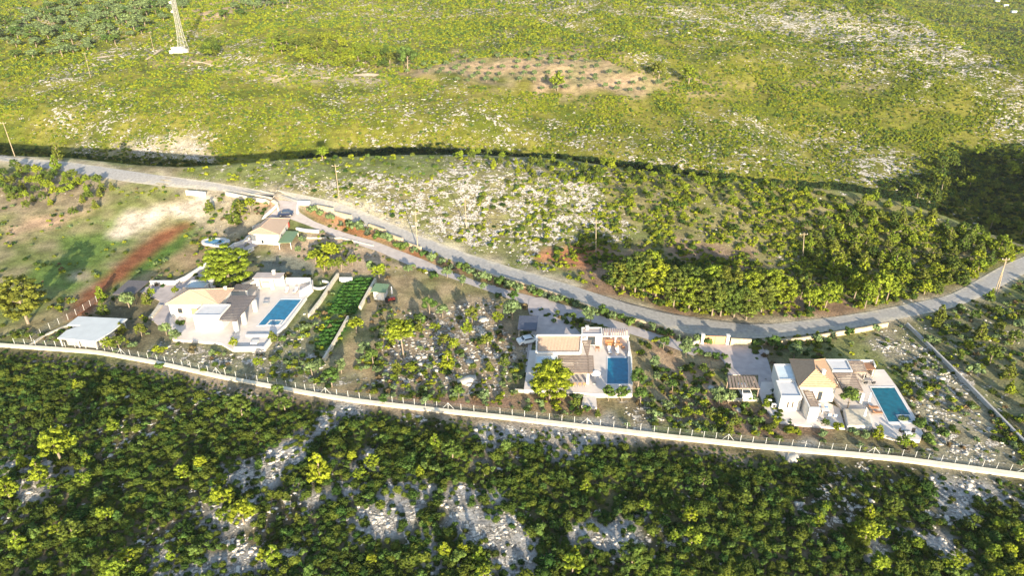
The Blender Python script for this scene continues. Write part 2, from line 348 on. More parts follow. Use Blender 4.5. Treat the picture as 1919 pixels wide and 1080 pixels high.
# floor of paved places keeps the land bare
def blur(a, k):
    for ax in (0, 1):
        c = np.cumsum(np.concatenate([np.repeat(a.take([0], ax), k + 1, ax), a, np.repeat(a.take([-1], ax), k, ax)], ax), ax)
        n_ = c.shape[ax]; a = (c.take(range(2 * k + 1, n_), ax) - c.take(range(0, n_ - 2 * k - 1), ax)) / (2 * k + 1)
    return a
rsoft = blur(rock, 6) * .6 + rock * .4; bsoft = blur(base, 2)
Vg = np.stack([XX, YY, ZZ], -1).reshape(-1, 3)
i = np.arange(NY - 1)[:, None]; j = np.arange(NX - 1)[None]; q = i * NX + j
Fg = np.stack([q, q + 1, q + NX + 1, q + NX], -1).reshape(-1, 4)
def ground_mat():
    m = bpy.data.materials.new('ground'); nt, b = nodes_of(m); N = nt.nodes; L = nt.links
    b.inputs['Roughness'].default_value = .9; b.inputs['Specular IOR Level'].default_value = .1
    a = N.new('ShaderNodeAttribute'); a.attribute_name = 'kind_col'; ge = N.new('ShaderNodeNewGeometry')
    def noise(scale, det, rough=.6, dist=0):
        n = N.new('ShaderNodeTexNoise'); n.inputs['Scale'].default_value = scale; n.inputs['Detail'].default_value = det; n.inputs['Roughness'].default_value = rough; n.inputs['Distortion'].default_value = dist
        L.new(ge.outputs['Position'], n.inputs['Vector']); return n.outputs[0]
    def mr(x, a0, a1, b0, b1, smooth=True):
        r = N.new('ShaderNodeMapRange'); r.interpolation_type = 'SMOOTHSTEP' if smooth else 'LINEAR'
        L.new(x, r.inputs[0])
        for k, vv in enumerate((a0, a1, b0, b1)):
            if hasattr(vv, 'is_linked'): L.new(vv, r.inputs[k + 1])
            else: r.inputs[k + 1].default_value = vv
        return r.outputs[0]
    def math_(op, x, y):
        r = N.new('ShaderNodeMath'); r.operation = op
        for k, vv in enumerate((x, y)):
            if hasattr(vv, 'is_linked'): L.new(vv, r.inputs[k])
            else: r.inputs[k].default_value = vv
        return r.outputs[0]
    big = noise(.11, 4); fine = noise(.55, 8, .68, .4); tiny = noise(2.2, 5, .7); cl = noise(.30, 6, .62)
    # soil/grass colour with mottling
    v1 = mr(cl, .35, .65, .72, 1.25); v2 = mr(tiny, .3, .7, .68, 1.32)
    vv = math_('MULTIPLY', v1, v2)
    sc = N.new('ShaderNodeVectorMath'); sc.operation = 'SCALE'; L.new(a.outputs['Color'], sc.inputs[0]); L.new(vv, sc.inputs['Scale'])
    # rock where the noise beats a threshold set by how rocky the place is
    mixn = math_('ADD', math_('MULTIPLY', fine, .72), math_('MULTIPLY', big, .28))
    thr = mr(a.outputs['Alpha'], 0, 1, .68, .415, False)
    d = math_('SUBTRACT', mixn, thr); rk = mr(d, 0.0, .035, 0, 1)
    rc = N.new('ShaderNodeMix'); rc.data_type = 'RGBA'; rc.inputs['A'].default_value = (.36, .32, .26, 1); rc.inputs['B'].default_value = (.80, .73, .63, 1)
    L.new(mr(tiny, .40, .56, 0, 1), rc.inputs['Factor'])
    crack = N.new('ShaderNodeTexVoronoi'); crack.feature = 'DISTANCE_TO_EDGE'; crack.inputs['Scale'].default_value = .9; L.new(ge.outputs['Position'], crack.inputs['Vector'])
    ck = mr(crack.outputs['Distance'], 0.0, .10, .35, 1.0)
    rs = N.new('ShaderNodeVectorMath'); rs.operation = 'SCALE'; L.new(rc.outputs['Result'], rs.inputs[0]); L.new(ck, rs.inputs['Scale'])
    mx = N.new('ShaderNodeMix'); mx.data_type = 'RGBA'; L.new(rk, mx.inputs['Factor']); L.new(sc.outputs[0], mx.inputs['A']); L.new(rs.outputs[0], mx.inputs['B'])
    L.new(mx.outputs['Result'], b.inputs['Base Color'])
    hh = math_('ADD', math_('MULTIPLY', rk, math_('ADD', math_('MULTIPLY', tiny, .8), .2)), math_('MULTIPLY', tiny, .45))
    bp = N.new('ShaderNodeBump'); bp.inputs['Strength'].default_value = 1.0; bp.inputs['Distance'].default_value = .5; L.new(hh, bp.inputs['Height']); L.new(bp.outputs[0], b.inputs['Normal'])
    return m
MAT['ground'] = ground_mat()
gm = npmesh('ground', Vg, Fg, MAT['ground'])
ca = gm.attributes.new('kind_col', 'FLOAT_COLOR', 'POINT')
ca.data.foreach_set('color', np.concatenate([bsoft, rsoft[..., None]], -1).astype(np.float32).ravel())
gm.shade_smooth()
ground = bpy.data.objects.new('ground', gm); COL.objects.link(ground); tag(ground, kind='structure')

# ---------------------------------------------------------------- roads and paths
M_road = mat('road_asphalt', (.29, .27, .255), .85, .18, .6)
M_drive = mat('drive_concrete', (.42, .37, .345), .85, .12, .8)
M_track = mat('track_limestone', (.74, .65, .49), .9, .12, 1.2)
def worn_road():
    m = bpy.data.materials.new('worn_asphalt'); nt, b = nodes_of(m); N = nt.nodes; L = nt.links; b.inputs['Roughness'].default_value = .85
    ge = N.new('ShaderNodeNewGeometry'); out = None
    def nz(s, d):
        n = N.new('ShaderNodeTexNoise'); n.inputs['Scale'].default_value = s; n.inputs['Detail'].default_value = d; L.new(ge.outputs['Position'], n.inputs['Vector']); return n.outputs[0]
    def mr(x, a, b_, c, d):
        r = N.new('ShaderNodeMapRange'); r.inputs[1].default_value = a; r.inputs[2].default_value = b_; r.inputs[3].default_value = c; r.inputs[4].default_value = d; L.new(x, r.inputs[0]); return r.outputs[0]
    at_ = N.new('ShaderNodeAttribute'); at_.attribute_name = 'edge'
    ad = N.new('ShaderNodeMath'); ad.operation = 'ADD'; L.new(at_.outputs['Fac'], ad.inputs[0]); L.new(mr(nz(.5, 6), .3, .7, -.35, .35), ad.inputs[1])
    mx = N.new('ShaderNodeMix'); mx.data_type = 'RGBA'; mx.inputs['A'].default_value = (.33, .31, .285, 1); mx.inputs['B'].default_value = (.46, .41, .32, 1); L.new(mr(ad.outputs[0], .45, .95, 0, 1), mx.inputs['Factor'])
    sc = N.new('ShaderNodeVectorMath'); sc.operation = 'SCALE'; L.new(mx.outputs['Result'], sc.inputs[0]); L.new(mr(nz(1.6, 8), .3, .7, .78, 1.22), sc.inputs['Scale']); L.new(sc.outputs[0], b.inputs['Base Color']); MAT['road2'] = m; return m
M_road = worn_road()
M_dirt = mat('dirt_path', (.50, .40, .28), .9, .15, .8)
RU = [(-260, 262), (-60, 290), (0, 295), (50, 298), (104, 301), (160, 308), (235, 320), (300, 329), (407, 343), (466, 353), (570, 366), (635, 380), (692, 400), (773, 437), (871, 474), (950, 499), (1033, 523), (1133, 556), (1200, 578), (1300, 599), (1413, 611), (1500, 603), (1613, 588), (1690, 573), (1780, 555), (1830, 526), (1880, 497), (1919, 483), (2050, 455)]
RL = [(-300, 272), (-60, 298), (0, 302), (50, 306), (104, 313), (160, 326), (235, 341), (300, 349), (407, 358), (466, 365), (570, 379), (635, 399), (692, 421), (773, 461), (871, 498), (950, 525), (1033, 550), (1133, 583), (1200, 605), (1300, 629), (1413, 636), (1500, 630), (1613, 613), (1700, 596), (1790, 577), (1850, 553), (1895, 527), (1925, 512), (2060, 478)]
road, road_u, road_l = strip('road', M_road, RU, RL, .07, 700, 7)
DU = [(563, 378), (560, 398), (590, 416), (647, 437), (704, 453), (794, 487), (833, 505), (900, 530), (990, 554), (1080, 578), (1183, 611), (1267, 638), (1320, 655)]
DL = [(520, 376), (536, 408), (580, 424), (647, 451), (712, 473), (765, 497), (810, 510), (880, 534), (975, 568), (1060, 590), (1160, 620), (1240, 645), (1300, 668)]
ea = road.data.attributes.new('edge', 'FLOAT', 'POINT'); ea.data.foreach_set('value', np.tile(np.abs(np.linspace(-1, 1, 7)) ** 1.5, 700).astype(np.float32))
drive, drive_u, drive_l = strip('driveway', M_drive, DU, DL, .06, 400, 6)
TU = [(-260, 622), (0, 646), (87, 652), (142, 656), (182, 659), (228, 667), (295, 679), (423, 707), (503, 722), (590, 738), (674, 751), (840, 770), (937, 780), (1100, 799), (1251, 817), (1410, 834), (1583, 849), (1690, 859), (1763, 869), (1919, 890), (2300, 935)]
TL = [(a, b + 5 + .0016 * max(a, 0)) for a, b in TU]
track, tr_u, tr_l = strip('path', M_track, TU, TL, .34, 500, 4)
side = []; sf = []
for k, (e, s) in enumerate(((tr_u, 1), (tr_l, 0))):
    zz_ = H(e[:, 0], e[:, 1]); side.append(np.c_[e, zz_ - .4]); side.append(np.c_[e, zz_ + .338])
    i = np.arange(len(e) - 1) + k * 2 * len(e); sf.append(np.stack([i, i + 1, i + 1 + len(e), i + len(e)], 1))
me_ = npmesh('path_kerb', np.concatenate(side), np.concatenate(sf), M_track); pk = bpy.data.objects.new('path_kerb', me_); COL.objects.link(pk); tag(pk, kind='structure')
# ---------------------------------------------------------------- plants: prototypes
def blob(V, F, c, r, m=1):
    """one rough low ball (icosahedron) as the dark heart of a clump"""
    t = (1 + 5 ** .5) / 2
    P = np.array([(-1, t, 0), (1, t, 0), (-1, -t, 0), (1, -t, 0), (0, -1, t), (0, 1, t), (0, -1, -t), (0, 1, -t), (t, 0, -1), (t, 0, 1), (-t, 0, -1), (-t, 0, 1)], float)
    P /= np.linalg.norm(P[0]); P *= rng.uniform(.85, 1.1, (12, 1))
    T = [(0, 11, 5), (0, 5, 1), (0, 1, 7), (0, 7, 10), (0, 10, 11), (1, 5, 9), (5, 11, 4), (11, 10, 2), (10, 7, 6), (7, 1, 8), (3, 9, 4), (3, 4, 2), (3, 2, 6), (3, 6, 8), (3, 8, 9), (4, 9, 5), (2, 4, 11), (6, 2, 10), (8, 6, 7), (9, 8, 1)]
    o = sum(len(x) for x in V); V.append(P * np.array(r) + np.array(c)); F.append(np.array(T) + o)
def leaves(V, F, c, r, n, size, up=.25, aspect=1.0, jit=.75, ptd=False):
    d = rng.normal(size=(n, 3)); d /= np.linalg.norm(d, axis=1)[:, None]
    d[:, 2] = np.where(d[:, 2] < -.35, -d[:, 2], d[:, 2])
    p = np.array(c) + d * np.array(r) * rng.uniform(.78, 1.12, (n, 1))
    nn = d + rng.normal(size=(n, 3)) * jit * .5; nn[:, 2] += up; nn /= np.linalg.norm(nn, axis=1)[:, None]
    a = np.cross(nn, rng.normal(size=(n, 3))); a /= np.linalg.norm(a, axis=1)[:, None]; b = np.cross(nn, a)
    s = size * rng.uniform(.6, 1.3, (n, 1)); o = sum(len(x) for x in V)
    q = np.stack([p - a * s * aspect, p + b * s * .7 - a * s * .2, p + a * s * aspect, p - b * s * .7 + nn * s * .3], 1).reshape(-1, 3)
    V.append(q); k = np.arange(n) * 4 + o
    F.append(np.stack([k, k + 1, k + 2], 1)); F.append(np.stack([k, k + 2, k + 3], 1))
def fol_mesh(name, clumps, n, size, m, core=.82, **kw):
    V = []; F = []
    for c, r in clumps:
        r = (r, r, r * .85) if np.isscalar(r) else r
        if core: blob(V, F, c, np.array(r) * core)
        leaves(V, F, c, r, n, size, **kw)
    return npmesh(name, np.concatenate(V), np.concatenate(F), m)
M_pine = foliage('pine_needles', (.175, .205, .013), (.115, .165, .015))
M_pine3 = foliage('pine_needles_olive', (.115, .13, .018), (.085, .115, .018))
M_pine2 = foliage('pine_needles_dark', (.05, .085, .015), (.085, .115, .017))
M_green = foliage('green_leaves', (.045, .09, .018), (.08, .12, .024))
M_olive = foliage('olive_leaves', (.10, .145, .06), (.12, .165, .06))
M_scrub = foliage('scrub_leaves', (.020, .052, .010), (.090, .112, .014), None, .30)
M_dark = foliage('shade_evergreen_leaves', (.012, .028, .010), (.025, .045, .012))  # near-black leaf colour stands in for shade in the ravine
M_garr = foliage('garrigue_leaves', (.105, .145, .011), (.195, .215, .014))
M_dry = foliage('dry_twigs', (.12, .08, .042), (.09, .08, .04))
M_grey = foliage('grey_leaves', (.10, .135, .08), (.08, .115, .065))
M_bark = mat('bark', (.24, .19, .14), .9, .2, 4)
M_veg = foliage('vegetable_leaves', (.025, .08, .014), (.05, .12, .02))
def trunk_mesh(name, h, r, lean, limbs, spread):
    mb = MB(); p = Vector((0, 0, -.3)); q = Vector((lean[0] * .5, lean[1] * .5, h * .5)); e = Vector((lean[0], lean[1], h))
    mb.tube(p, q, r, r * .75, 7); mb.tube(q, e, r * .75, r * .4, 7)
    for i in range(limbs):
        t = random.uniform(.45, .95); s = p.lerp(e, t); a = i * 2.4 + random.random(); L = spread * random.uniform(.5, .9)
        mb.tube(s, s + Vector((math.cos(a) * L, math.sin(a) * L, L * random.uniform(.35, .7))), r * .35, r * .12, 5)
    me = bpy.data.meshes.new(name); me.from_pydata(mb.v, [], mb.f); me.materials.append(M_bark); return me
class Tree:
    def __init__(s, name, crown, trunk, hgt, wid): s.name = name; s.crown = crown; s.trunk = trunk; s.h = hgt; s.w = wid
def young_pine(i, m):                         # 4 m high, bushy to the ground, pointed
    cl = []
    for k in range(13):
        t = k / 12; z = .55 + 3.0 * t; rr = 1.35 * (1 - t) ** .7 * (.75 if t < .12 else 1)
        for a in range(max(1, int(5 * (1 - t) + 1))):
            an = a * 6.283 / max(1, int(5 * (1 - t) + 1)) + k * 1.1 + random.random() * .6; q = rr * random.uniform(.55, .95)
            cl.append(((math.cos(an) * q, math.sin(an) * q, z + random.uniform(-.2, .2)), random.uniform(.22, .40) * (1.15 - .5 * t)))
    cl += [((c[0] * 1.05 + random.uniform(-.3, .3), c[1] * 1.05 + random.uniform(-.3, .3), c[2] + random.uniform(-.2, .25)), r * .8) for c, r in cl]
    return Tree('pine_tree', fol_mesh('pine_crown', cl, 14, .115, m, core=.8, up=.35, aspect=1.5), trunk_mesh('pine_trunk', 3.4, .11, (.1, .05), 3, .5), 4.0, 3.0)
def round_pine(i, m):                         # 4.5 m, rounded open crown on a short stem
    cl = []
    for k in range(62):
        an = random.random() * 6.283; el = math.asin(random.uniform(-.5, 1)); R = random.uniform(.6, 1.3)
        cl.append(((math.cos(an) * math.cos(el) * R * 1.35, math.sin(an) * math.cos(el) * R * 1.35, 2.5 + math.sin(el) * R * 1.35), random.uniform(.24, .44)))
    return Tree('pine_tree', fol_mesh('pine_crown', cl, 16, .125, m, core=.8, up=.35, aspect=1.5), trunk_mesh('pine_trunk', 3.0, .14, (.2, .1), 4, .9), 4.5, 3.8)
def big_pine(i, m):                           # 10 m: bare leaning trunk, flattish lumpy crown
    cl = []; lx, ly = random.uniform(-.9, .9), random.uniform(-.5, .5)
    tall = i >= 5
    for k in range(150 if tall else 105):
        an = random.random() * 6.283; q = 3.4 * math.sqrt(random.random()) * (random.uniform(.6, 1) if tall else 1); zz = 6.6 + 2.3 * math.sqrt(max(0, 1 - (q / 3.7) ** 2)) * random.uniform(-.35, 1)
        if tall: zz = 5.2 + 3.9 * math.sqrt(max(0, 1 - (q / 3.7) ** 2)) * random.uniform(-1, 1) + .5
        cl.append(((lx + math.cos(an) * q, ly + math.sin(an) * q, zz), (random.uniform(.42, .8),) * 2 + (random.uniform(.28, .5),)))
    return Tree('pine_tree', fol_mesh('pine_crown', cl, 26, .16, m, core=.75, up=.4, aspect=1.5), trunk_mesh('pine_trunk', 7.6, .22, (lx, ly), 7, 2.6), 9.3, 7.6)
def leafy(i, m, name='olive_tree', h=3.4, w=3.2, sz=.15):
    cl = []
    for k in range(26):
        an = random.random() * 6.283; el = math.asin(random.uniform(-.5, 1)); R = random.uniform(.55, 1.0)
        cl.append(((math.cos(an) * math.cos(el) * R * (w / 2 - .4), math.sin(an) * math.cos(el) * R * (w / 2 - .4), h * .58 + math.sin(el) * R * h * .33), random.uniform(.32, .52)))
    return Tree(name, fol_mesh('leafy_crown', cl, 20, sz, m, core=.8, aspect=1.2), trunk_mesh('tree_trunk', h * .6, .12, (.1, .1), 4, .8), h, w)
def shrub(i, m, w=2.2, h=1.5, n=12, lv=22, sz=.15):
    cl = []
    for k in range(n):
        an = random.random() * 6.283; q = (w / 2 - .3) * math.sqrt(random.random()); zz = (h - .35) * math.sqrt(max(.05, 1 - (q / (w / 2)) ** 2)) * random.uniform(.45, 1)
        cl.append(((math.cos(an) * q, math.sin(an) * q, zz), random.uniform(.28, .46)))
    return Tree('shrub', fol_mesh('shrub_leaves', cl, lv, sz, m, core=.85), None, h, w)
def fine_shrub(m, w, h, n):
    cl = []
    for k in range(n):
        an = random.random() * 6.283; q = (w / 2 - .2) * math.sqrt(random.random()); zz = (h - .2) * math.sqrt(max(.05, 1 - (q / (w / 2)) ** 2)) * random.uniform(.35, 1)
        cl.append(((math.cos(an) * q, math.sin(an) * q, zz), random.uniform(.09, .19)))
    V = []; F = []; blob(V, F, (0, 0, h * .34), (w * .36, w * .36, h * .38))
    for c, r in cl:
        blob(V, F, c, np.array((r, r, r * .8)) * .7); leaves(V, F, c, (r, r, r * .85), 11, .075, aspect=1.2)
    return Tree('shrub', npmesh('shrub_leaves', np.concatenate(V), np.concatenate(F), m), None, h, w)
def agave(i, m):
    """a rosette of upright pointed blades"""
    V = []; F = []
    for k in range(60):
        a = random.random() * 6.283; el = random.uniform(.25, 1.35); L = random.uniform(.9, 1.35)
        d = np.array([math.cos(a) * math.cos(el), math.sin(a) * math.cos(el), math.sin(el)]); s = np.array([-math.sin(a), math.cos(a), 0]) * .09
        o = sum(len(x) for x in V); V.append(np.array([-s + d * .1, s + d * .1, d * L * .6 + s * 1.1 + [0, 0, .03], d * L * .6 - s * 1.1 + [0, 0, .03], d * L - [0, 0, .12]]))
        F.append(np.array([(0, 1, 2), (0, 2, 3), (3, 2, 4)]) + o)
    return Tree('shrub', npmesh('rosette_leaves', np.concatenate(V), np.concatenate(F), m), None, 1.3, 2.2)
YP = [young_pine(i, (M_pine, M_pine3)[i % 2]) for i in range(4)] + [round_pine(i, M_pine) for i in range(3)] + [round_pine(3, M_pine3)]
YG = [young_pine(i, M_pine2) for i in range(2)] + [round_pine(i, M_pine2) for i in range(3)]
BP = [big_pine(i, M_pine) for i in range(5)]; BT = [big_pine(i, m) for i, m in ((5, M_pine), (6, M_pine3), (7, M_pine3), (8, M_pine2))]
OL = [leafy(i, M_olive) for i in range(4)]
GT = [leafy(i, M_green, 'leafy_tree', 3.6, 3.3) for i in range(3)]
SH = [shrub(i, M_green) for i in range(4)]; SHO = [shrub(i, M_olive) for i in range(3)]; SHD = [shrub(i, M_dry) for i in range(2)]; SHY = [shrub(i, M_garr) for i in range(3)]
SC = [fine_shrub(M_scrub, random.uniform(1.9, 2.9), random.uniform(1.0, 1.9), 88) for i in range(7)] + [fine_shrub(M_scrub, 2.1, 1.1, 60)] + [shrub(11, M_green, 2.2, 1.5, 14, 20, .13)]
GA = [shrub(i, M_garr, random.uniform(1.6, 2.4), random.uniform(.8, 1.2), 8, 12, .2) for i in range(5)] + [shrub(12, M_green, 1.8, 1.1, 8, 12, .18)]
AG = [agave(i, M_grey) for i in range(2)]

# ---------------------------------------------------------------- where nothing may grow
KEEP = []
def ribbon(a, b, grow=0.0):
    P = [tuple(p) for p in a] + [tuple(p) for p in b[::-1]]; KEEP.append(P)
ribbon(road_u[::6], road_l[::6]); ribbon(drive_u[::6], drive_l[::6]); ribbon(tr_u[::6], tr_l[::6])
def keepbox(P): KEEP.append(P)
for P in ([(-74, 120), (-74, 140), (-46, 145), (-44, 138), (-47, 113), (-60, 113)], [(-91, 113.5), (-91, 124.5), (-79, 124), (-79, 114)], [(-89, 132), (-89, 141), (-74, 141), (-74, 128), (-79, 128)],
          [(-70, 162), (-70, 192), (-58, 192), (-55, 160)], [(3, 100), (3, 119), (24, 118), (22.5, 98), (14, 95), (12, 99)], [(1, 117), (5, 128), (16, 120), (6, 112), (0, 112)],
          [(37, 97), (37, 119), (47, 119), (47, 88), (61, 85.5), (67, 86.5), (71, 107), (66, 108), (47, 106), (45, 97)], [(-32, 133), (-27, 133), (-27, 140), (-32, 140)]): keepbox(P)
def blocked(X, Y):
    b = np.zeros(np.shape(X), bool)
    for P in KEEP:
        x0 = min(p[0] for p in P); x1 = max(p[0] for p in P); y0 = min(p[1] for p in P); y1 = max(p[1] for p in P)
        m = (X >= x0) & (X <= x1) & (Y >= y0) & (Y <= y1)
        if m.any(): b[m] |= inpoly(X[m], Y[m], P)
    return b
def rock_at(X, Y):
    iy = np.clip(np.round(np.log(np.maximum(Y, 34) / 34) / math.log(2600 / 34) * (NY - 1)).astype(int), 0, NY - 1)
    ix = np.clip(np.round(np.interp(X / (Y * .95 + 62), tx, np.arange(NX))).astype(int), 0, NX - 1); return rsoft[iy, ix]

# ---------------------------------------------------------------- growth nobody could count: one object each
def masked_points(pxpoly, dens, ylim, near=None, avoid=(), minrock=None, gap=0):
    """random points, dens per square metre, inside a region given in the picture"""
    P = np.array([at(min(max(u, -400), 2300), v, 0) for u, v in pxpoly]) if False else None
    y0, y1 = ylim; A = []
    n = int(dens * (y1 - y0) * ((y0 + y1) / 2 * 1.7 + 80)); Y = rng.uniform(y0, y1, n); X = rng.uniform(-1, 1, n) * (Y * .85 + 40)
    w = (Y * .85 + 40) / (y1 * .85 + 40); k = rng.random(n) < 1.0; X, Y = X[k], Y[k]
    Z = H(X, Y); u, v = proj(X, Y, Z); m = inpoly(u, v, pxpoly)
    t = Y - np.interp(X, _cx, _cy)
    if near is True: m &= t < 4
    if near is False: m &= t > 6
    m &= ~blocked(X, Y)
    for a in avoid: m &= ~inpoly(u, v, a)
    return X[m], Y[m], Z[m], u[m], v[m]
PROTO = bpy.data.collections.new('plant_sources')
def mass(name, protos, X, Y, Z, scale, mats, m0, label=None):
    N = len(X); me = bpy.data.meshes.new(name); me.vertices.add(N)
    me.vertices.foreach_set('co', np.stack([X, Y, Z - .08], 1).astype(np.float32).ravel())
    for nm, ty, arr in (('sc', 'FLOAT', scale), ('rz', 'FLOAT', rng.uniform(0, 6.283, N)), ('ix', 'INT', rng.integers(0, len(protos), N))):
        a = me.attributes.new(nm, ty, 'POINT'); a.data.foreach_set('value', np.asarray(arr, np.int32 if ty == 'INT' else np.float32))
    me.materials.append(m0)
    o = bpy.data.objects.new(name, me); COL.objects.link(o); tag(o, kind='stuff')
    c = bpy.data.collections.new(name + '_sources')
    for i, p in enumerate(protos):
        q = bpy.data.objects.new('%s_source_%02d' % (name, i), p); c.objects.link(q)
    g = bpy.data.node_groups.new(name, 'GeometryNodeTree')
    g.interface.new_socket('Geometry', in_out='INPUT', socket_type='NodeSocketGeometry'); g.interface.new_socket('Geometry', in_out='OUTPUT', socket_type='NodeSocketGeometry')
    n = g.nodes; gi = n.new('NodeGroupInput'); go = n.new('NodeGroupOutput'); ci = n.new('GeometryNodeCollectionInfo'); ci.inputs['Collection'].default_value = c
    ci.inputs['Separate Children'].default_value = True; ci.inputs['Reset Children'].default_value = True
    ip = n.new('GeometryNodeInstanceOnPoints'); ip.inputs['Pick Instance'].default_value = True
    def at_(nm, ty):
        a = n.new('GeometryNodeInputNamedAttribute'); a.data_type = ty; a.inputs['Name'].default_value = nm; return a.outputs['Attribute']
    cx = n.new('ShaderNodeCombineXYZ'); g.links.new(at_('rz', 'FLOAT'), cx.inputs['Z'])
    e2r = n.new('FunctionNodeEulerToRotation'); g.links.new(cx.outputs[0], e2r.inputs[0])
    m2p = n.new('GeometryNodeMeshToPoints'); g.links.new(gi.outputs[0], m2p.inputs[0])
    g.links.new(m2p.outputs[0], ip.inputs['Points']); g.links.new(ci.outputs[0], ip.inputs['Instance']); g.links.new(at_('ix', 'INT'), ip.inputs['Instance Index'])
    g.links.new(e2r.outputs[0], ip.inputs['Rotation']); g.links.new(at_('sc', 'FLOAT'), ip.inputs['Scale']); g.links.new(ip.outputs[0], go.inputs[0])
    md = o.modifiers.new('growth', 'NODES'); md.node_group = g
    return o
def relax(X, Y, d, order=None):
    """drop points closer than d (scalar or array) to one kept before"""
    cell = {}; keep = []; d = np.broadcast_to(d, X.shape); c0 = float(np.max(d))
    for i in range(len(X)):
        k = (int(X[i] // c0), int(Y[i] // c0)); ok = True
        for a in (-1, 0, 1):
            for b in (-1, 0, 1):
                for j in cell.get((k[0] + a, k[1] + b), ()):
                    if (X[i] - X[j]) ** 2 + (Y[i] - Y[j]) ** 2 < d[i] * d[i]: ok = False; break
                if not ok: break
            if not ok: break
        if ok: cell.setdefault(k, []).append(i); keep.append(i)
    return np.array(keep, int)
FGP = [(-300, 640), (0, 660), (87, 664), (295, 694), (503, 742), (674, 768), (840, 788), (1100, 815), (1410, 851), (1690, 876), (1919, 908), (2200, 950), (2300, 1500), (-300, 1500)]
X, Y, Z, u, v = masked_points(FGP, 6.0, (40, 120)); rk = rock_at(X, Y)
k = rng.random(len(X)) < np.clip(1.2 - rk * 1.7, .06, 1); X, Y, Z, rk, v, u = X[k], Y[k], Z[k], rk[k], v[k], u[k]
k = relax(X, Y, .58); X, Y, Z, rk = X[k], Y[k], Z[k], rk[k]
scl = rng.uniform(.30, .74, len(X)) * (1 + .5 * (rng.random(len(X)) < .12)) * (1 - .45 * np.clip(rk - .3, 0, 1)) * (.75 + .5 * fbm(X / 6, Y / 6))
pd_ = np.interp(X, tr_l[::8, 0], tr_l[::8, 1]) - Y; scl = scl * np.clip(.30 + pd_ / 9, .3, 1); k = pd_ > 1.0; X, Y, Z, scl = X[k], Y[k], Z[k], scl[k]
mass('scrub', [p.crown for p in SC], X, Y, Z, scl, None, M_scrub); print('scrub', len(X))
# low garrigue on the far slope and on the rocky hill
FARP = [(-300, 320), (0, 296), (330, 314), (600, 296), (900, 292), (1200, 320), (1500, 350), (1700, 380), (1919, 470), (2300, 520), (2300, -100), (-300, -100)]
X, Y, Z, u, v = masked_points(FARP, .60, (225, 1200), False, [[(735, 140), (880, 108), (1130, 112), (1250, 158), (1210, 182), (1020, 175), (860, 158)]]); rk = rock_at(X, Y)
k = (rng.random(len(X)) < np.clip(1.1 - rk * 1.3, .08, 1) * (.25 + 1.0 * sstep(.42, .58, fbm(X / 16, Y / 16))) * np.clip(330 / Y, .25, 1)); X, Y, Z, rk = X[k], Y[k], Z[k], rk[k]
mass('garrigue', [p.crown for p in GA + GA + SH[:1]], X, Y, Z, rng.uniform(.30, .95, len(X)) ** 1.0 * np.clip(Y / 330, 1, 2.6), None, M_garr); print('garrigue', len(X))
HILLP = [(330, 318), (480, 300), (640, 296), (900, 292), (1200, 320), (1500, 350), (1919, 465), (1919, 480), (1700, 565), (1500, 596), (1300, 590), (1133, 545), (871, 462), (692, 392), (570, 360), (407, 338)]
X, Y, Z, u, v = masked_points(HILLP, .95, (120, 235), True); rk = rock_at(X, Y)
k = rng.random(len(X)) < (.15 + .85 * sstep(900, 1250, u)) * (.3 + sstep(.4, .6, fbm(X / 8, Y / 8))); X, Y, Z = X[k], Y[k], Z[k]
mass('hill_scrub', [p.crown for p in GA + GA + SC[:3] + SHY], X, Y, Z, rng.uniform(.35, .95, len(X)), None, M_garr); print('hill', len(X))
# low growth between the houses, the road and the path
GARP = [(-200, 315), (120, 330), (407, 362), (590, 385), (1300, 640), (1430, 640), (1700, 600), (1890, 535), (2100, 480), (2100, 900), (1919, 880), (1690, 852), (1100, 792), (590, 728), (0, 640), (-200, 620)]
GBARE = [[(352, 417), (362, 421), (330, 440), (250, 505), (200, 552), (160, 590), (110, 600), (145, 560), (190, 520), (250, 468), (300, 432)], VEG, [(200, 440), (250, 400), (340, 375), (385, 362), (400, 372), (372, 415), (215, 455)],
         [(740, 510), (900, 520), (930, 560), (800, 580), (720, 560), (690, 600), (650, 760), (600, 700), (660, 600)]]
X, Y, Z, u, v = masked_points(GARP, .62, (78, 240), True, GBARE)
k = rng.random(len(X)) < (.10 + .8 * sstep(.48, .62, fbm(X / 7 + 3, Y / 7))) * np.where(u > 1660, 1.3, np.where((u < 360) & (v < 560), .25, .9)); X, Y, Z = X[k], Y[k], Z[k]
mass('ground_cover', [p.crown for p in SC[:5] + SHY + SHO + SHD[:1]], X, Y, Z, rng.uniform(.22, .7, len(X)), None, M_scrub); print('cover', len(X))
# the planted rows of the vegetable plot
vx = []
for r in range(11):
    t = r / 10
    a = g1(652 - 38 * t + 2, 527 + 60 * t); b = g1(698 - 33 * t, 525 + 62 * t)
    for s in np.linspace(0, 1, 26): vx.append(((a.x + (b.x - a.x) * s) + random.uniform(-.3, .3), a.y + (b.y - a.y) * s + random.uniform(-.32, .32)))
for r in range(6):
    t = r / 5; a = g1(612 - 16 * t, 606 + 40 * t); b = g1(652 - 22 * t, 603 + 42 * t)
    for s in np.linspace(0, 1, 18): vx.append((a.x + (b.x - a.x) * s + random.uniform(-.3, .3), a.y + (b.y - a.y) * s + random.uniform(-.32, .32)))
vx = np.array(vx); VS = [shrub(i, M_veg, 1.0, .8, 5, 22, .15).crown for i in range(3)]
mass('vegetable_leaves', VS, vx[:, 0], vx[:, 1], H(vx[:, 0], vx[:, 1]), rng.uniform(.6, 1.1, len(vx)), None, M_veg)

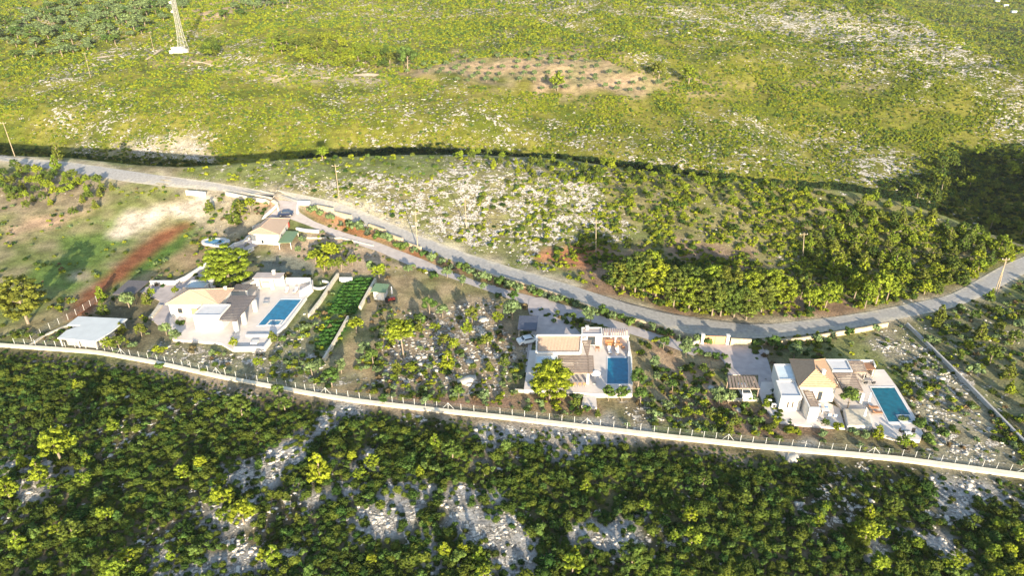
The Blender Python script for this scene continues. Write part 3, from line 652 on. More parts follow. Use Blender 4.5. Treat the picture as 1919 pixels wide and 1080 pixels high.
X, Y, Z, u, v = masked_points([(-100, 262), (330, 285), (600, 270), (900, 262), (1200, 290), (1500, 320), (1640, 340), (1640, 375), (1500, 352), (1200, 325), (900, 297), (600, 302), (330, 318), (-100, 300)], 1.0, (225, 330), False)
t = Y - np.interp(X, _cx, _cy); k = (t < 70) & (rng.random(len(X)) < .75); X, Y, Z = X[k], Y[k], Z[k]; k = relax(X, Y, 1.1); X, Y, Z = X[k], Y[k], Z[k]
mass('ravine_scrub', [q.crown for q in SC[:6]], X, Y, Z, rng.uniform(.6, 1.3, len(X)), None, M_scrub); print('ravine', len(X))
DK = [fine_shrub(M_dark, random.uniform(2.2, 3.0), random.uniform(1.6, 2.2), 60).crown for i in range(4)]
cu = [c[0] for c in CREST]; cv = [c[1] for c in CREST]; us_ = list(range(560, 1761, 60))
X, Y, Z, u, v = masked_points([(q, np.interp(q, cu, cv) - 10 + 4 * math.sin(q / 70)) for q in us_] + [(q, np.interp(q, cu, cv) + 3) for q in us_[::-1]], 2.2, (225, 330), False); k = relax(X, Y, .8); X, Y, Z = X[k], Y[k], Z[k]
mass('gully_shade_thicket', DK, X, Y, Z, rng.uniform(.5, 1.1, len(X)), None, M_dark); print('gully', len(X))  # strip of near-black shrubs added as the gully's shadow band
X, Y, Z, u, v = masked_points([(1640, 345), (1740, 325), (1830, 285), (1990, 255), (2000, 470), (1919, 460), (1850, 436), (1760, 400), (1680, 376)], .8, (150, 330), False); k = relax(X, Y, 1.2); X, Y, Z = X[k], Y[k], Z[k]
mass('shaded_scrub', [q.crown for q in SC[:7]] + DK[:3], X, Y, Z, rng.uniform(.5, 1.2, len(X)), None, M_scrub); print('shaded', len(X))  # near-black bushes mixed in to deepen the shade by colour
# loose limestone: blocks and slabs lying where the land is rocky
M_lime = mat('limestone', (.52, .47, .40), .92, .28, 1.2, bump=.8)
def rockm(i):
    V = []; F = []
    for k in range(random.choice((1, 2, 3))):
        c = (random.uniform(-.5, .5), random.uniform(-.5, .5), .05) if k else (0, 0, .08); r = random.uniform(.35, .8) if not k else random.uniform(.2, .45)
        blob(V, F, c, (r * random.uniform(.8, 1.5), r, r * random.uniform(.28, .55)))
    return npmesh('limestone_block', np.concatenate(V), np.concatenate(F), M_lime)
RKS = [rockm(i) for i in range(9)]
def rocks(name, poly, dens, ylim, near, smin, smax, thr=.42, av=()):
    X, Y, Z, u, v = masked_points(poly, dens, ylim, near, av); rk = rock_at(X, Y); k = rng.random(len(X)) < sstep(thr - .15, thr + .3, rk) * (.15 + sstep(.42, .58, fbm(X / 3.5 + 2, Y / 3.5))); X, Y, Z = X[k], Y[k], Z[k]
    mass(name, RKS, X, Y, Z + .05, rng.uniform(smin, smax, len(X)) ** 1.0 * rng.choice([.6, 1, 1.5], len(X), p=[.6, .35, .05]), None, M_lime); print(name, len(X))
rocks('scrub_rocks', FGP, 2.2, (40, 120), None, .2, .6, .5)
rocks('garden_rocks', GARP, 1.2, (78, 240), True, .2, .65, .45, GBARE)
rocks('hill_rocks', HILLP, .45, (120, 240), True, .2, .6, .45)
rocks('slope_rocks', FARP, .10, (225, 600), False, .45, 1.1, .5)
# ---------------------------------------------------------------- building materials
M_white = mat('white_render', (.60, .575, .535), .85, .04, .8)
M_flat = mat('flat_roof_screed', (.55, .54, .54), .85, .08, .7)
M_flatb = mat('flat_roof_blue', (.55, .62, .64), .8, .10, .7)
M_pave = mat('terrace_paving', (.62, .555, .50), .8, .07, .8)
M_court = mat('court_paving', (.42, .365, .345), .85, .14, .6)
M_wood = mat('weathered_timber', (.25, .19, .15), .8, .2, 3)
M_woodd = mat('dark_timber', (.13, .115, .115), .8, .2, 3)
M_steelroof = mat('dark_sheet', (.075, .085, .12), .6, .1, 2)
M_stone = mat('cream_stone', (.52, .41, .26), .9, .22, 1.6, bump=.5)
M_stonew = mat('pale_stone', (.54, .48, .38), .9, .2, 1.6, bump=.5)
M_conc = mat('grey_concrete', (.40, .38, .36), .9, .15, .8)
M_glass = mat('dark_glass', (.03, .04, .05), .1, 0, 1, spec=.6)
M_greenroof = mat('green_sheet_roof', (.16, .24, .13), .7, .08, 2)
M_black = mat('black_rubber', (.02, .02, .022), .7, .1, 3)
M_cush = mat('white_cushion', (.66, .65, .64), .9, .03, 2)
M_metal = mat('grey_metal', (.42, .42, .41), .45, .08, 3, metal=.6)
M_post = mat('galvanised_post', (.62, .62, .60), .6, .08, 3)
M_orange = mat('orange_panel', (.62, .30, .13), .7, .08, 3)
M_gate = mat('gate_timber', (.60, .33, .16), .7, .1, 3)
M_red = mat('red_paint', (.35, .05, .04), .5, .08, 3)
M_blue = mat('blue_fabric', (.25, .36, .52), .8, .08, 3)
M_brown = mat('brown_wicker', (.30, .15, .08), .8, .15, 6)
M_pole = mat('pale_pole_timber', (.30, .245, .17), .85, .15, 2)
M_pinkt = mat('pink_stucco', (.60, .42, .34), .85, .08, 1)
def tile_mat(name, c1, c2, ang=0.0):
    m = bpy.data.materials.new(name); nt, b = nodes_of(m); N = nt.nodes; L = nt.links; b.inputs['Roughness'].default_value = .8
    tc = N.new('ShaderNodeTexCoord'); mp = N.new('ShaderNodeMapping'); mp.inputs['Rotation'].default_value = (0, 0, ang); L.new(tc.outputs['Object'], mp.inputs[0])
    w = N.new('ShaderNodeTexWave'); w.inputs['Scale'].default_value = 1.15; w.bands_direction = 'X'; L.new(mp.outputs[0], w.inputs['Vector'])
    nz = N.new('ShaderNodeTexNoise'); nz.inputs['Scale'].default_value = 2.5; nz.inputs['Detail'].default_value = 6; L.new(tc.outputs['Object'], nz.inputs['Vector'])
    ad = N.new('ShaderNodeMath'); ad.operation = 'MULTIPLY_ADD'; L.new(w.outputs[0], ad.inputs[0]); ad.inputs[1].default_value = .5; L.new(nz.outputs[0], ad.inputs[2])
    r = N.new('ShaderNodeMapRange'); r.inputs[1].default_value = .3; r.inputs[2].default_value = 1.1; L.new(ad.outputs[0], r.inputs[0])
    mx = N.new('ShaderNodeMix'); mx.data_type = 'RGBA'; mx.inputs['A'].default_value = (*c1, 1); mx.inputs['B'].default_value = (*c2, 1); L.new(r.outputs[0], mx.inputs['Factor']); L.new(mx.outputs['Result'], b.inputs['Base Color'])
    bp = N.new('ShaderNodeBump'); bp.inputs['Strength'].default_value = .6; bp.inputs['Distance'].default_value = .08; L.new(w.outputs[0], bp.inputs['Height']); L.new(bp.outputs[0], b.inputs['Normal'])
    MAT[name] = m; return m
M_tile = tile_mat('clay_tiles', (.34, .20, .11), (.46, .31, .19)); M_tilec = tile_mat('cream_clay_tiles', (.43, .285, .19), (.56, .41, .29)); M_tileb = tile_mat('clay_tiles_side', (.33, .19, .11), (.47, .32, .20), R_(90))
def water_mat(name, c):
    m = bpy.data.materials.new(name); nt, b = nodes_of(m); N = nt.nodes; L = nt.links
    b.inputs['Base Color'].default_value = (*c, 1); b.inputs['Roughness'].default_value = .08; b.inputs['Specular IOR Level'].default_value = .5
    nz = N.new('ShaderNodeTexNoise'); nz.inputs['Scale'].default_value = 1.3; nz.inputs['Detail'].default_value = 4
    ge = N.new('ShaderNodeNewGeometry'); L.new(ge.outputs['Position'], nz.inputs['Vector'])
    r = N.new('ShaderNodeMapRange'); r.inputs[1].default_value = .35; r.inputs[2].default_value = .65; r.inputs[3].default_value = .82; r.inputs[4].default_value = 1.2; L.new(nz.outputs[0], r.inputs[0])
    s = N.new('ShaderNodeVectorMath'); s.operation = 'SCALE'; s.inputs[0].default_value = c; L.new(r.outputs[0], s.inputs['Scale']); L.new(s.outputs[0], b.inputs['Base Color'])
    bp = N.new('ShaderNodeBump'); bp.inputs['Strength'].default_value = .12; bp.inputs['Distance'].default_value = .03; L.new(nz.outputs[0], bp.inputs['Height']); L.new(bp.outputs[0], b.inputs['Normal'])
    MAT[name] = m; return m
M_water = water_mat('pool_water', (.003, .13, .23)); M_water3 = water_mat('pool_water_teal', (.003, .105, .145)); M_pond = water_mat('pond_water', (.05, .17, .25))
def rect(x0, y0, x1, y1): return [(x0, y0), (x1, y0), (x1, y1), (x0, y1)]
def inset(P, d):
    cx = sum(p[0] for p in P) / len(P); cy = sum(p[1] for p in P) / len(P)
    return [(cx + (x - cx) * (1 - d / math.hypot(x - cx, y - cy)), cy + (y - cy) * (1 - d / math.hypot(x - cx, y - cy))) for x, y in P]
def lerp2(a, b, t): return (a[0] + (b[0] - a[0]) * t, a[1] + (b[1] - a[1]) * t)
def flat_block(par, P, z0, z1, mroof, name='wing', par_h=.22, th=.22):
    """walls with a parapet round a sunk flat roof"""
    w = MB(); w.prism(P, z0, z1); w.build('wall', M_white, par)
    I = inset(P, th * 1.45); cap = MB(); n = len(P)
    for i in range(n):
        j = (i + 1) % n; vs = [(*P[i], z1 + .002), (*P[j], z1 + .002), (*I[j], z1 + .002), (*I[i], z1 + .002)]; vt = [(a, b, z1 + par_h) for a, b, c in vs]
        cap.add(vs + vt, [(0, 1, 2, 3), (4, 5, 6, 7), (0, 1, 5, 4), (1, 2, 6, 5), (2, 3, 7, 6), (3, 0, 4, 7)])
    cap.build('parapet', M_white, par)
    MB().prism(inset(I, .02), z1 + .004, z1 + .05).build('flat_roof', mroof, par)
def hip(par, E, z, R0, R1, zr, m=None, m2=None, over=0):
    """hipped roof: eave corners FL FR BR BL, ridge from R0 (front) to R1 (back)"""
    FL, FR, BR, BL = E; v = [(*FL, z), (*FR, z), (*BR, z), (*BL, z), (*R0, zr), (*R1, zr)] + [(*p, z - .16) for p in E]
    mb = MB().add(v, [(0, 1, 4), (1, 2, 5, 4), (2, 3, 5), (3, 0, 4, 5), (9, 8, 7, 6), (0, 6, 7, 1), (1, 7, 8, 2), (2, 8, 9, 3), (3, 9, 6, 0)])
    o = mb.build('roof', m or M_tile, par)
    c = MB()
    for a, b in ((v[0], v[4]), (v[1], v[4]), (v[2], v[5]), (v[3], v[5]), (v[4], v[5])): c.tube(a, b, .10, .10, 6)
    c.build('ridge_tiles', m or M_tile, o); return o
def chimney(par, x, y, z0, h, w=.6):
    c = MB(); c.box((x, y, z0 + h / 2), (w, w, h)); c.box((x, y, z0 + h + .06), (w + .16, w + .16, .12)); return c.build('chimney', M_white, par)
def pergola(par, P, z, zb, m, along='x', n=12, posts=(), pm=None, pw=.3, closed=False):
    """beams round a four-cornered frame FL FR BR BL with slats across"""
    FL, FR, BR, BL = P; fr = MB()
    for a, b in ((FL, FR), (FR, BR), (BR, BL), (BL, FL)):
        L = math.hypot(b[0] - a[0], b[1] - a[1]); fr.box(((a[0] + b[0]) / 2, (a[1] + b[1]) / 2, z - .12), (L + .12, .14, .2), math.atan2(b[1] - a[1], b[0] - a[0]))
    pg = fr.build('pergola_frame', m, par); s = MB()
    for i in range(n):
        t = (i + .5) / n
        a, b = (lerp2(FL, BL, t), lerp2(FR, BR, t)) if along == 'x' else (lerp2(FL, FR, t), lerp2(BL, BR, t))
        full = math.hypot(BL[0] - FL[0], BL[1] - FL[1]) if along == 'x' else math.hypot(FR[0] - FL[0], FR[1] - FL[1])
        s.box(((a[0] + b[0]) / 2, (a[1] + b[1]) / 2, z + .035), (math.hypot(b[0] - a[0], b[1] - a[1]) + .2, full / n * (.985 if closed else .70), .06 + .01 * (i % 2)), math.atan2(b[1] - a[1], b[0] - a[0]))
    s.build('slats', m, pg)
    for x, y in posts: MB().box((x, y, (z - .24 + zb) / 2), (pw, pw, z - .24 - zb)).build('post', pm or M_white, pg)
    return pg
def window(par, x, y, z, w, h, face='y', m=None, name='window'):
    d = (w, .06, h) if face == 'y' else (.06, w, h); o = -.02 if face == 'y' else .02
    c = (x, y + o, z) if face == 'y' else (x + o, y, z)
    f = MB().box(c, d).build(name + ('_frame' if name == 'window' else ''), m or M_wood, par)
    d2 = (w - .18, .03, h - .18) if face == 'y' else (.03, w - .18, h - .18); c2 = (x, y - .075, z) if face == 'y' else (x + .075, y, z)
    MB().box(c2, d2).build('pane', M_glass, f); return f
def slab(name, P, z0, z1, m):
    o = MB().prism(P, z0, z1).build(name, m); tag(o, kind='structure'); return o
def pool(P, z, label, mw, cop=.35, spa=None):
    t = thing('swimming_pool', (P[0][0], P[0][1], z), label, 'swimming pool')
    O = inset(P, -cop * 1.4); n = 4; mb = MB()
    for i in range(n):
        j = (i + 1) % n; vs = [(*O[i], z + .005), (*O[j], z + .005), (*P[j], z + .005), (*P[i], z + .005)]
        mb.add(vs + [(a, b, z + .06) for a, b, c in vs], [(0, 1, 2, 3), (4, 5, 6, 7), (0, 1, 5, 4), (1, 2, 6, 5), (2, 3, 7, 6), (3, 0, 4, 7)])
    mb.build('coping', M_cush, t); MB().prism(inset(P, .01), z + .004, z + .022).build('water', mw, t)
    if spa:
        w = MB(); I = inset(spa, .42)
        for i in range(4):
            j = (i + 1) % 4; vs = [(*spa[i], z + .024), (*spa[j], z + .024), (*I[j], z + .024), (*I[i], z + .024)]
            w.add(vs + [(a, b, z + .10) for a, b, c in vs], [(0, 1, 2, 3), (4, 5, 6, 7), (0, 1, 5, 4), (1, 2, 6, 5), (2, 3, 7, 6), (3, 0, 4, 7)])
        sp = w.build('spa_wall', M_white, t); MB().prism(inset(I, .01), z + .024, z + .06).build('spa_water', M_pond, sp)
    return t
def lounger(x, y, z, rz, label, m=None, group=None):
    t = thing('sun_lounger', (x, y, z), label, 'sun lounger', group, rz); q = lambda mb, nm, mm, p=t: _local(mb, nm, mm, p)
    q(MB().box((0, 0, .30), (.66, 1.9, .07)), 'frame', M_wood); q(MB().box((0, -.3, .38), (.62, 1.2, .09)), 'mattress', m or M_cush)
    c = MB(); c.add([(-.31, .3, .36), (.31, .3, .36), (.31, .95, .78), (-.31, .95, .78), (-.31, .3, .46), (.31, .3, .46), (.31, .90, .87), (-.31, .90, .87)], [(0, 1, 2, 3), (4, 5, 6, 7), (0, 1, 5, 4), (1, 2, 6, 5), (2, 3, 7, 6), (3, 0, 4, 7)])
    q(c, 'backrest', m or M_cush)
    for sx in (-.27, .27):
        for sy in (-.8, .8): q(MB().box((sx, sy, .14), (.06, .06, .27)), 'leg', M_wood)
    return t
def _local(mb, name, m, par):
    me = bpy.data.meshes.new(name); me.from_pydata(mb.v, [], mb.f); me.materials.append(m)
    o = bpy.data.objects.new(name, me); COL.objects.link(o); o.parent = par; return o
def chair(x, y, z, rz, label, m, group=None):
    t = thing('chair', (x, y, z), label, 'chair', group, rz); _local(MB().box((0, 0, .45), (.5, .5, .08)), 'seat', m, t); _local(MB().box((0, .24, .72), (.5, .06, .46)), 'backrest', m, t)
    for sx in (-.21, .21):
        for sy in (-.21, .21): _local(MB().box((sx, sy, .205), (.04, .04, .41)), 'leg', M_metal, t)
    return t
def table(x, y, z, w, d, label, m, rz=0, h=.74):
    t = thing('table', (x, y, z), label, 'table', None, rz); _local(MB().box((0, 0, h), (w, d, .06)), 'table_top', m, t)
    for sx in (-1, 1):
        for sy in (-1, 1): _local(MB().box((sx * (w / 2 - .08), sy * (d / 2 - .08), h / 2 - .015), (.07, .07, h - .03)), 'leg', m, t)
    return t
def umbrella(x, y, z, label, opened=True, r=1.5):
    t = thing('garden_umbrella', (x, y, z), label, 'umbrella'); _local(MB().tube((0, 0, 0), (0, 0, 2.7), .035), 'pole', M_metal, t); _local(MB().tube((0, 0, 0), (0, 0, .1), .35, .32, 14), 'base', M_conc, t)
    c = MB(); n = 8
    if opened:
        top = [(math.cos(6.283 * i / n) * r, math.sin(6.283 * i / n) * r, 2.25) for i in range(n)]
        c.add([(0, 0, 2.75)] + top + [(a, b, k - .1) for a, b, k in top], [(0, 1 + i, 1 + (i + 1) % n) for i in range(n)] + [(1 + i, 1 + n + i, 1 + n + (i + 1) % n, 1 + (i + 1) % n) for i in range(n)])
    else: c.tube((0, 0, .9), (0, 0, 1.8), .24, .17, 10); c.tube((0, 0, 1.8), (0, 0, 2.7), .17, .04, 10)
    _local(c, 'canopy', M_cush, t); return t
def car(x, y, z, rz, label, paint):
    t = thing('parked_car', (x, y, z), label, 'car', None, rz)
    prof = [(-2.05, .35), (-2.1, .75), (-1.95, .98), (-1.25, 1.02), (-.75, 1.42), (.75, 1.46), (1.45, 1.02), (1.98, .92), (2.08, .6), (2.05, .35)]
    v = []; n = len(prof)
    for s in (-1, 1):
        for px, pz in prof: v.append((px, s * (.85 if pz < 1.1 else .68), pz))
    b = MB().add(v, [tuple(range(n)), tuple(range(2 * n - 1, n - 1, -1))] + [(i, (i + 1) % n, n + (i + 1) % n, n + i) for i in range(n)])
    bo = _local(b, 'body', paint, t)
    _local(MB().add([(-1.20, -.66, 1.07), (-.80, -.62, 1.39), (-.80, .62, 1.39), (-1.20, .66, 1.07)] , [(0, 3, 2, 1)]), 'rear_window', M_glass, t).location.x = -.03
    _local(MB().add([(.80, -.62, 1.43), (1.40, -.70, 1.07), (1.40, .70, 1.07), (.80, .62, 1.43)], [(0, 1, 2, 3)]), 'windscreen', M_glass, t).location = (.02, 0, .02)
    for s in (-1, 1):
        _local(MB().add([(-1.0, s * .80, 1.10), (-.72, s * .70, 1.38), (.68, s * .70, 1.40), (1.15, s * .80, 1.10)], [(0, 1, 2, 3)]), 'side_window', M_glass, t).location.y = s * .03
        for wx in (-1.3, 1.3):
            w = _local(MB().tube((wx, s * .70, .32), (wx, s * .90, .32), .32, .32, 14), 'wheel', M_black, t); _local(MB().tube((wx, s * .89, .32), (wx, s * .915, .32), .19, .19, 10), 'rim', M_metal, w)
        _local(MB().box((2.03, s * .6, .72), (.08, .3, .14)), 'headlight', M_cush, t)
    return t
mkp = lambda n, c: mat(n, c, .3, .02, 2, spec=.5)

# ================================================================= the left villa
Z1 = .45
drv1, _a, _b = strip('driveway', M_court, [(532, 379), (508, 402), (485, 424), (466, 440), (440, 458), (412, 478), (385, 500), (345, 524), (300, 545)], [(552, 384), (548, 405), (515, 440), (480, 462), (446, 480), (420, 505), (395, 525), (365, 545), (330, 575)], .09, 160, 5)
ribbon(_a[::5], _b[::5])
slab('forecourt', [at(283, 532), at(318, 532), at(345, 528), at(372, 520), at(362, 548), at(345, 600), at(318, 612), at(298, 612), at(280, 597), at(300, 565), at(262, 548)], -.2, .13, M_court)
slab('terrace', [(-62.5, 138.5), (-59, 145), (-47.0, 144.6), (-45.6, 139.5), (-46.8, 134), (-47.4, 123.6), (-48.4, 113.8), (-54.8, 113.7), (-58, 116.2), (-68.2, 117.6), (-70.5, 121), (-73, 127), (-74, 139.5)], -.6, Z1, M_pave)
v1 = thing('villa', (-67.5, 130, Z1), 'left white villa with hipped cream roof, boxy front wing and dark pergola', 'villa')
MB().prism([(-72.6, 127), (-62.1, 126.9), (-61.9, 133.7), (-72.1, 133.8)], Z1, 3.5).build('wall', M_white, v1)
hip(v1, [(-73.0, 126.6), (-61.7, 126.5), (-61.3, 134.1), (-72.5, 134.2)], 3.66, (-69.1, 130.2), (-66.0, 130.6), 5.15, M_tilec)
flat_block(v1, [(-65.2, 121.7), (-59.5, 121.7), (-59.2, 126.45), (-65.0, 126.45)], Z1, 3.55, M_flat)
flat_block(v1, [(-72.9, 135.4), (-68.5, 135.3), (-68.3, 138.9), (-72.9, 139.0)], Z1, 2.95, M_flatb)
MB().box((-67.3, 126.86, 1.5), (1.4, .08, 1.9)).build('door', M_orange, v1)
window(v1, -70.4, 126.93, 1.9, 1.0, 1.2); chimney(v1, -67.7, 137.9, Z1, 3.3, .8); chimney(v1, -62.6, 132.9, 3.7, .8, .5)
window(v1, -59.46, 124.3, 1.7, 1.2, 1.4, 'x')
pergola(v1, [(-59.3, 120.4), (-55.9, 120.2), (-55.5, 131.2), (-61.0, 131.2)], 3.35, Z1, M_woodd, 'x', 17, [(-56.2, 120.4), (-55.9, 124.0), (-55.4, 129.4)], M_white, .75)
pergola(v1, [(-62.6, 134.4), (-58.8, 134.4), (-58.4, 137.2), (-62.0, 137.2)], 3.0, Z1, M_woodd, 'y', 9, [(-58.9, 134.6)], M_white, .35)
k1 = thing('outdoor_kitchen', (-56, 141, Z1), 'white outdoor kitchen shelter with a flat brown roof and chimney behind the left pool', 'shelter')
MB().prism([(-59, 141.9), (-52.9, 141.7), (-52.9, 142.4), (-59, 142.5)], Z1, 3.1).build('wall', M_white, k1)
MB().prism([(-59.2, 139.6), (-52.8, 139.5), (-52.7, 142.6), (-59.1, 142.7)], 3.12, 3.36).build('flat_roof', M_court, k1)
for x in (-58.2, -55.0): MB().box((x, 139.95, (Z1 + 3.1) / 2), (.7, .6, 3.1 - Z1)).build('pillar', M_white, k1)
chimney(k1, -54.9, 141.9, 3.38, .8, .6); MB().box((-56.6, 141.4, Z1 + .5), (2.4, .8, 1.0)).build('counter', M_stonew, k1)
wl = tag(MB().wall([(-62, 139.9), (-59.4, 142.6)], .25, Z1, 1.5).build('garden_wall', M_white), 'short white wall between the umbrella pine and the outdoor kitchen', 'wall')
wl = tag(MB().wall([(-52.6, 142.6), (-46.9, 142.5), (-45.9, 139.2), (-47.6, 135.9)], .28, Z1, 1.6).build('screen_wall', M_white), 'tall white wall screening the sun loungers above the left pool', 'wall')
pool([(-52.9, 123.3), (-48.2, 123.4), (-47.0, 134.7), (-51.7, 134.8)], Z1, 'long blue pool on the left terrace with a little spa in its near corner', M_water, .3, [(-51.4, 123.1), (-48.4, 123.1), (-48.2, 125.4), (-51.1, 125.4)])
tag(MB().wall([(-46.2, 135.6), (-47.2, 123.4), (-48.1, 119.5)], .35, Z1 - .2, .38).build('pool_edge_wall', M_white), 'low white wall along the outer side of the left pool', 'wall')
sw = thing('sunken_seating', (-51.5, 117, Z1), 'white seating pit with square centre table at near end of the left terrace', 'seating')
s_ = MB(); s_.wall([(-53.8, 118.8), (-49.2, 118.9)], .35, Z1, .45); s_.wall([(-54.4, 113.9), (-48.6, 114.0), (-48.2, 118.7)], .4, Z1, .55); s_.build('bench_wall', M_white, sw)
MB().box((-51.2, 116.2, Z1 + .22), (1.3, 1.3, .42)).build('centre_table', M_white, sw)
lounger(-51.3, 138.4, Z1, .1, 'left one of the two pale loungers under the white wall above the left pool'); lounger(-49.3, 138.4, Z1, -.1, 'right one of the two pale loungers under the white wall above the left pool')
table(-54.0, 132.2, Z1, 1.2, .9, 'small grey table beside the pergola pillar at the left villa', M_metal)
# driveway walls
def gwall(name, px, th, h, m, label, cat='wall', n=None, dz=0):
    P = [g1(u, v) for u, v in px]; Q = []
    for a, b in zip(P[:-1], P[1:]):
        k = max(1, int((b - a).length / 2.0))
        for i in range(k): Q.append(a.lerp(b, i / k))
    Q.append(P[-1])
    return tag(MB().wall([(p.x, p.y) for p in Q], th, [h1(p.x, p.y) + dz for p in Q], h).build(name, m), label, cat)
gwall('driveway_wall', [(470, 446), (440, 463), (385, 502), (348, 526), (330, 534), (283, 534)], .35, 1.1, M_white, 'long white wall curving along the steep drive of the left villa')
gwall('driveway_wall', [(476, 468), (446, 486)], .35, .9, M_white, 'short white wall on the lower side of the drive below the small house')
gwall('driveway_wall', [(521, 386), (497, 408), (474, 430)], .3, .8, M_white, 'white wall beside the upper drive next to the dark car')
gwall('planted_kerb', [(283, 598), (302, 575)], .9, .5, M_stonew, 'pale stone kerb beside the left villa court')
gwall('gate_pillar_wall', [(350, 365), (386, 368)], .5, 1.4, M_white, 'white gate wall by the rubble track at the upper road')
gwall('entrance_wall', [(424, 366), (470, 376), (500, 380), (521, 386), (522, 396)], .4, 1.1, M_stonew, 'pale stepped stone wall along the road left of the dark car')
gwall('entrance_wall', [(558, 401), (560, 384), (582, 385)], .45, 1.3, M_white, 'white corner wall right of the guest house entrance')
# flat roofed shelter, canopy
fl = thing('shelter', (-85, 119, 0), 'long low shelter with a plain white notched flat roof near the path', 'shelter')
FP = [(-90.3, 124.0), (-79.6, 123.0), (-80.2, 117.2), (-81.4, 114.0), (-89.5, 115.3), (-89.4, 118.3), (-87.6, 120.3), (-90.6, 120.5)]
MB().prism(FP, 1.95, 2.2).build('roof', mat('white_roof', (.50, .52, .52), .7, .06, .5), fl); MB().prism(inset(FP, 1.3), -.3, 1.94).build('wall', M_conc, fl)
for x, y in ((-89.2, 115.6), (-85.5, 115.1), (-81.7, 114.5), (-80.2, 122.6), (-89.9, 123.6)): MB().box((x, y, .97), (.2, .2, 1.94)).build('post', M_white, fl)
cp = thing('canopy', (-85, 136, 0), 'dark flat shade canopy on thin posts left of the villa court', 'canopy')
MB().prism([(-87.9, 133.2), (-83.1, 133.0), (-82.9, 139.8), (-87.8, 140.2)], 2.45, 2.6).build('roof', M_woodd, cp)
for x, y in ((-87.7, 133.5), (-83.3, 133.3), (-83.1, 139.5), (-87.6, 139.9)): MB().box((x, y, 1.2), (.12, .12, 2.45)).build('post', M_black, cp)
# guest house
gh = thing('guest_house', (-64.5, 170, 0), 'small white house with a pale clay roof standing by the upper drive', 'house')
MB().prism([(-68.2, 165.2), (-60.7, 164.4), (-61.2, 175.2), (-67.2, 175.2)], -.5, 3.85).build('wall', M_white, gh)
hip(gh, [(-68.7, 164.8), (-60.3, 164.0), (-60.9, 175.6), (-67.5, 175.6)], 3.95, (-66.2, 167.2), (-65.6, 174.0), 4.75, M_tilec)
for y in (167, 171.5): window(gh, -60.75 - (y - 164.4) * .046, y, 2.3, .8, 1.3, 'x')
window(gh, -65.2, 164.95, 1.6, .9, 1.1); MB().box((-60.9, 174, 2.4), (.12, .8, 2.2)).build('red_hanging', M_red, gh)
MB().prism([(-61.0, 160.6), (-56.6, 161.0), (-56.4, 169.6), (-60.75, 169.8)], -.4, .35).build('veranda_floor', M_white, gh)
vr = MB().prism([(-60.4, 161.8), (-56.9, 162.2), (-57.0, 169.6), (-60.5, 170)], 2.5, 2.6).build('veranda_roof', M_greenroof, gh)
for x, y in ((-60.1, 162.1), (-57.2, 162.4), (-57.2, 169.3)): MB().box((x, y, 1.42), (.14, .14, 2.15)).build('post', M_white, vr)
c_ = g1(536, 405); car(c_.x, c_.y, c_.z + .1, .15, 'dark blue car parked behind the small house at the upper gate', mkp('car_blue', (.012, .02, .05)))
gwall('low_wall', [(556, 431), (572, 434), (598, 436)], .6, .7, M_white, 'low white wall right of the small house under the drive')
gwall('low_wall', [(560, 447), (640, 447), (700, 462)], .3, .35, M_stonew, 'thin pale kerb wall below the inner drive')
# garden pond with a white rim
pc = g1(392, 455); pd = thing('garden_pond', (pc.x, pc.y, pc.z), 'small kidney shaped pond with a white stone rim below the rubble track', 'pond')
n = 26; inn = []; out = []
for i in range(n):
    a = 6.283 * i / n; r = 2.0 + .45 * math.cos(2 * a + .6); inn.append((pc.x + 1.5 + math.cos(a) * r * 1.15, pc.y + math.sin(a) * r * 1.1)); ro = r + .55 + .5 * max(0, math.cos(a)); out.append((pc.x + 1.5 + math.cos(a) * ro * 1.2, pc.y + math.sin(a) * ro * 1.1))
MB().prism(inn, pc.z - .3, pc.z + .3).build('water', M_pond, pd)
mb = MB()
for i in range(n):
    j = (i + 1) % n; vs = [(*out[i], pc.z - .3), (*out[j], pc.z - .3), (*inn[j], pc.z - .3), (*inn[i], pc.z - .3)]; mb.add(vs + [(a, b, pc.z + .45) for a, b, c in vs], [(4, 5, 6, 7), (0, 1, 5, 4), (1, 2, 6, 5), (2, 3, 7, 6), (3, 0, 4, 7)])
mb.build('rim', M_white, pd)
# planter, garden walls, shed
pc = g1(601, 536); pl = thing('round_planter', (pc.x, pc.y, pc.z), 'round white planter wall holding a spiky plant beside the left terrace', 'planter')
mb = MB(); mb.wall([(pc.x + 1.9 * math.cos(a), pc.y + 1.9 * math.sin(a)) for a in np.linspace(-2.6, 1.6, 22)], .3, pc.z, .5); mb.build('planter_wall', M_white, pl)
gwall('garden_wall', [(634, 518), (624, 532), (602, 567), (580, 596)], .55, .9, M_stonew, 'pale stone wall running down between the pool terrace and the vegetable plot')
gwall('garden_wall', [(704, 528), (690, 553), (675, 581)], .55, .9, M_stonew, 'pale stone wall from the green roofed shed down the right of the vegetable plot')
gwall('garden_wall', [(653, 599), (629, 643), (607, 679)], .45, .9, M_stonew, 'lower pale stone wall running down past the yellow pine toward the fence')
gwall('low_wall', [(637, 528), (661, 528)], .5, 1.1, M_white, 'short white wall at the top of the vegetable plot')
sh = thing('garden_shed', (-29.5, 137, 0), 'small white shed with a grey green sloping roof at the top of the wall', 'shed')
MB().prism([(-31.0, 135.6), (-28.6, 135.1), (-28.4, 138.6), (-30.9, 139.0)], -.3, 2.1).build('wall', M_white, sh)
MB().prism([(-31.6, 135.3), (-28.1, 134.6), (-27.9, 138.8), (-31.1, 139.4)], 2.12, 2.25, None).build('roof', M_greenroof, sh)
MB().box((-29.6, 135.27, 1.0), (.8, .06, 1.7), -.2).build('door', M_cush, sh)
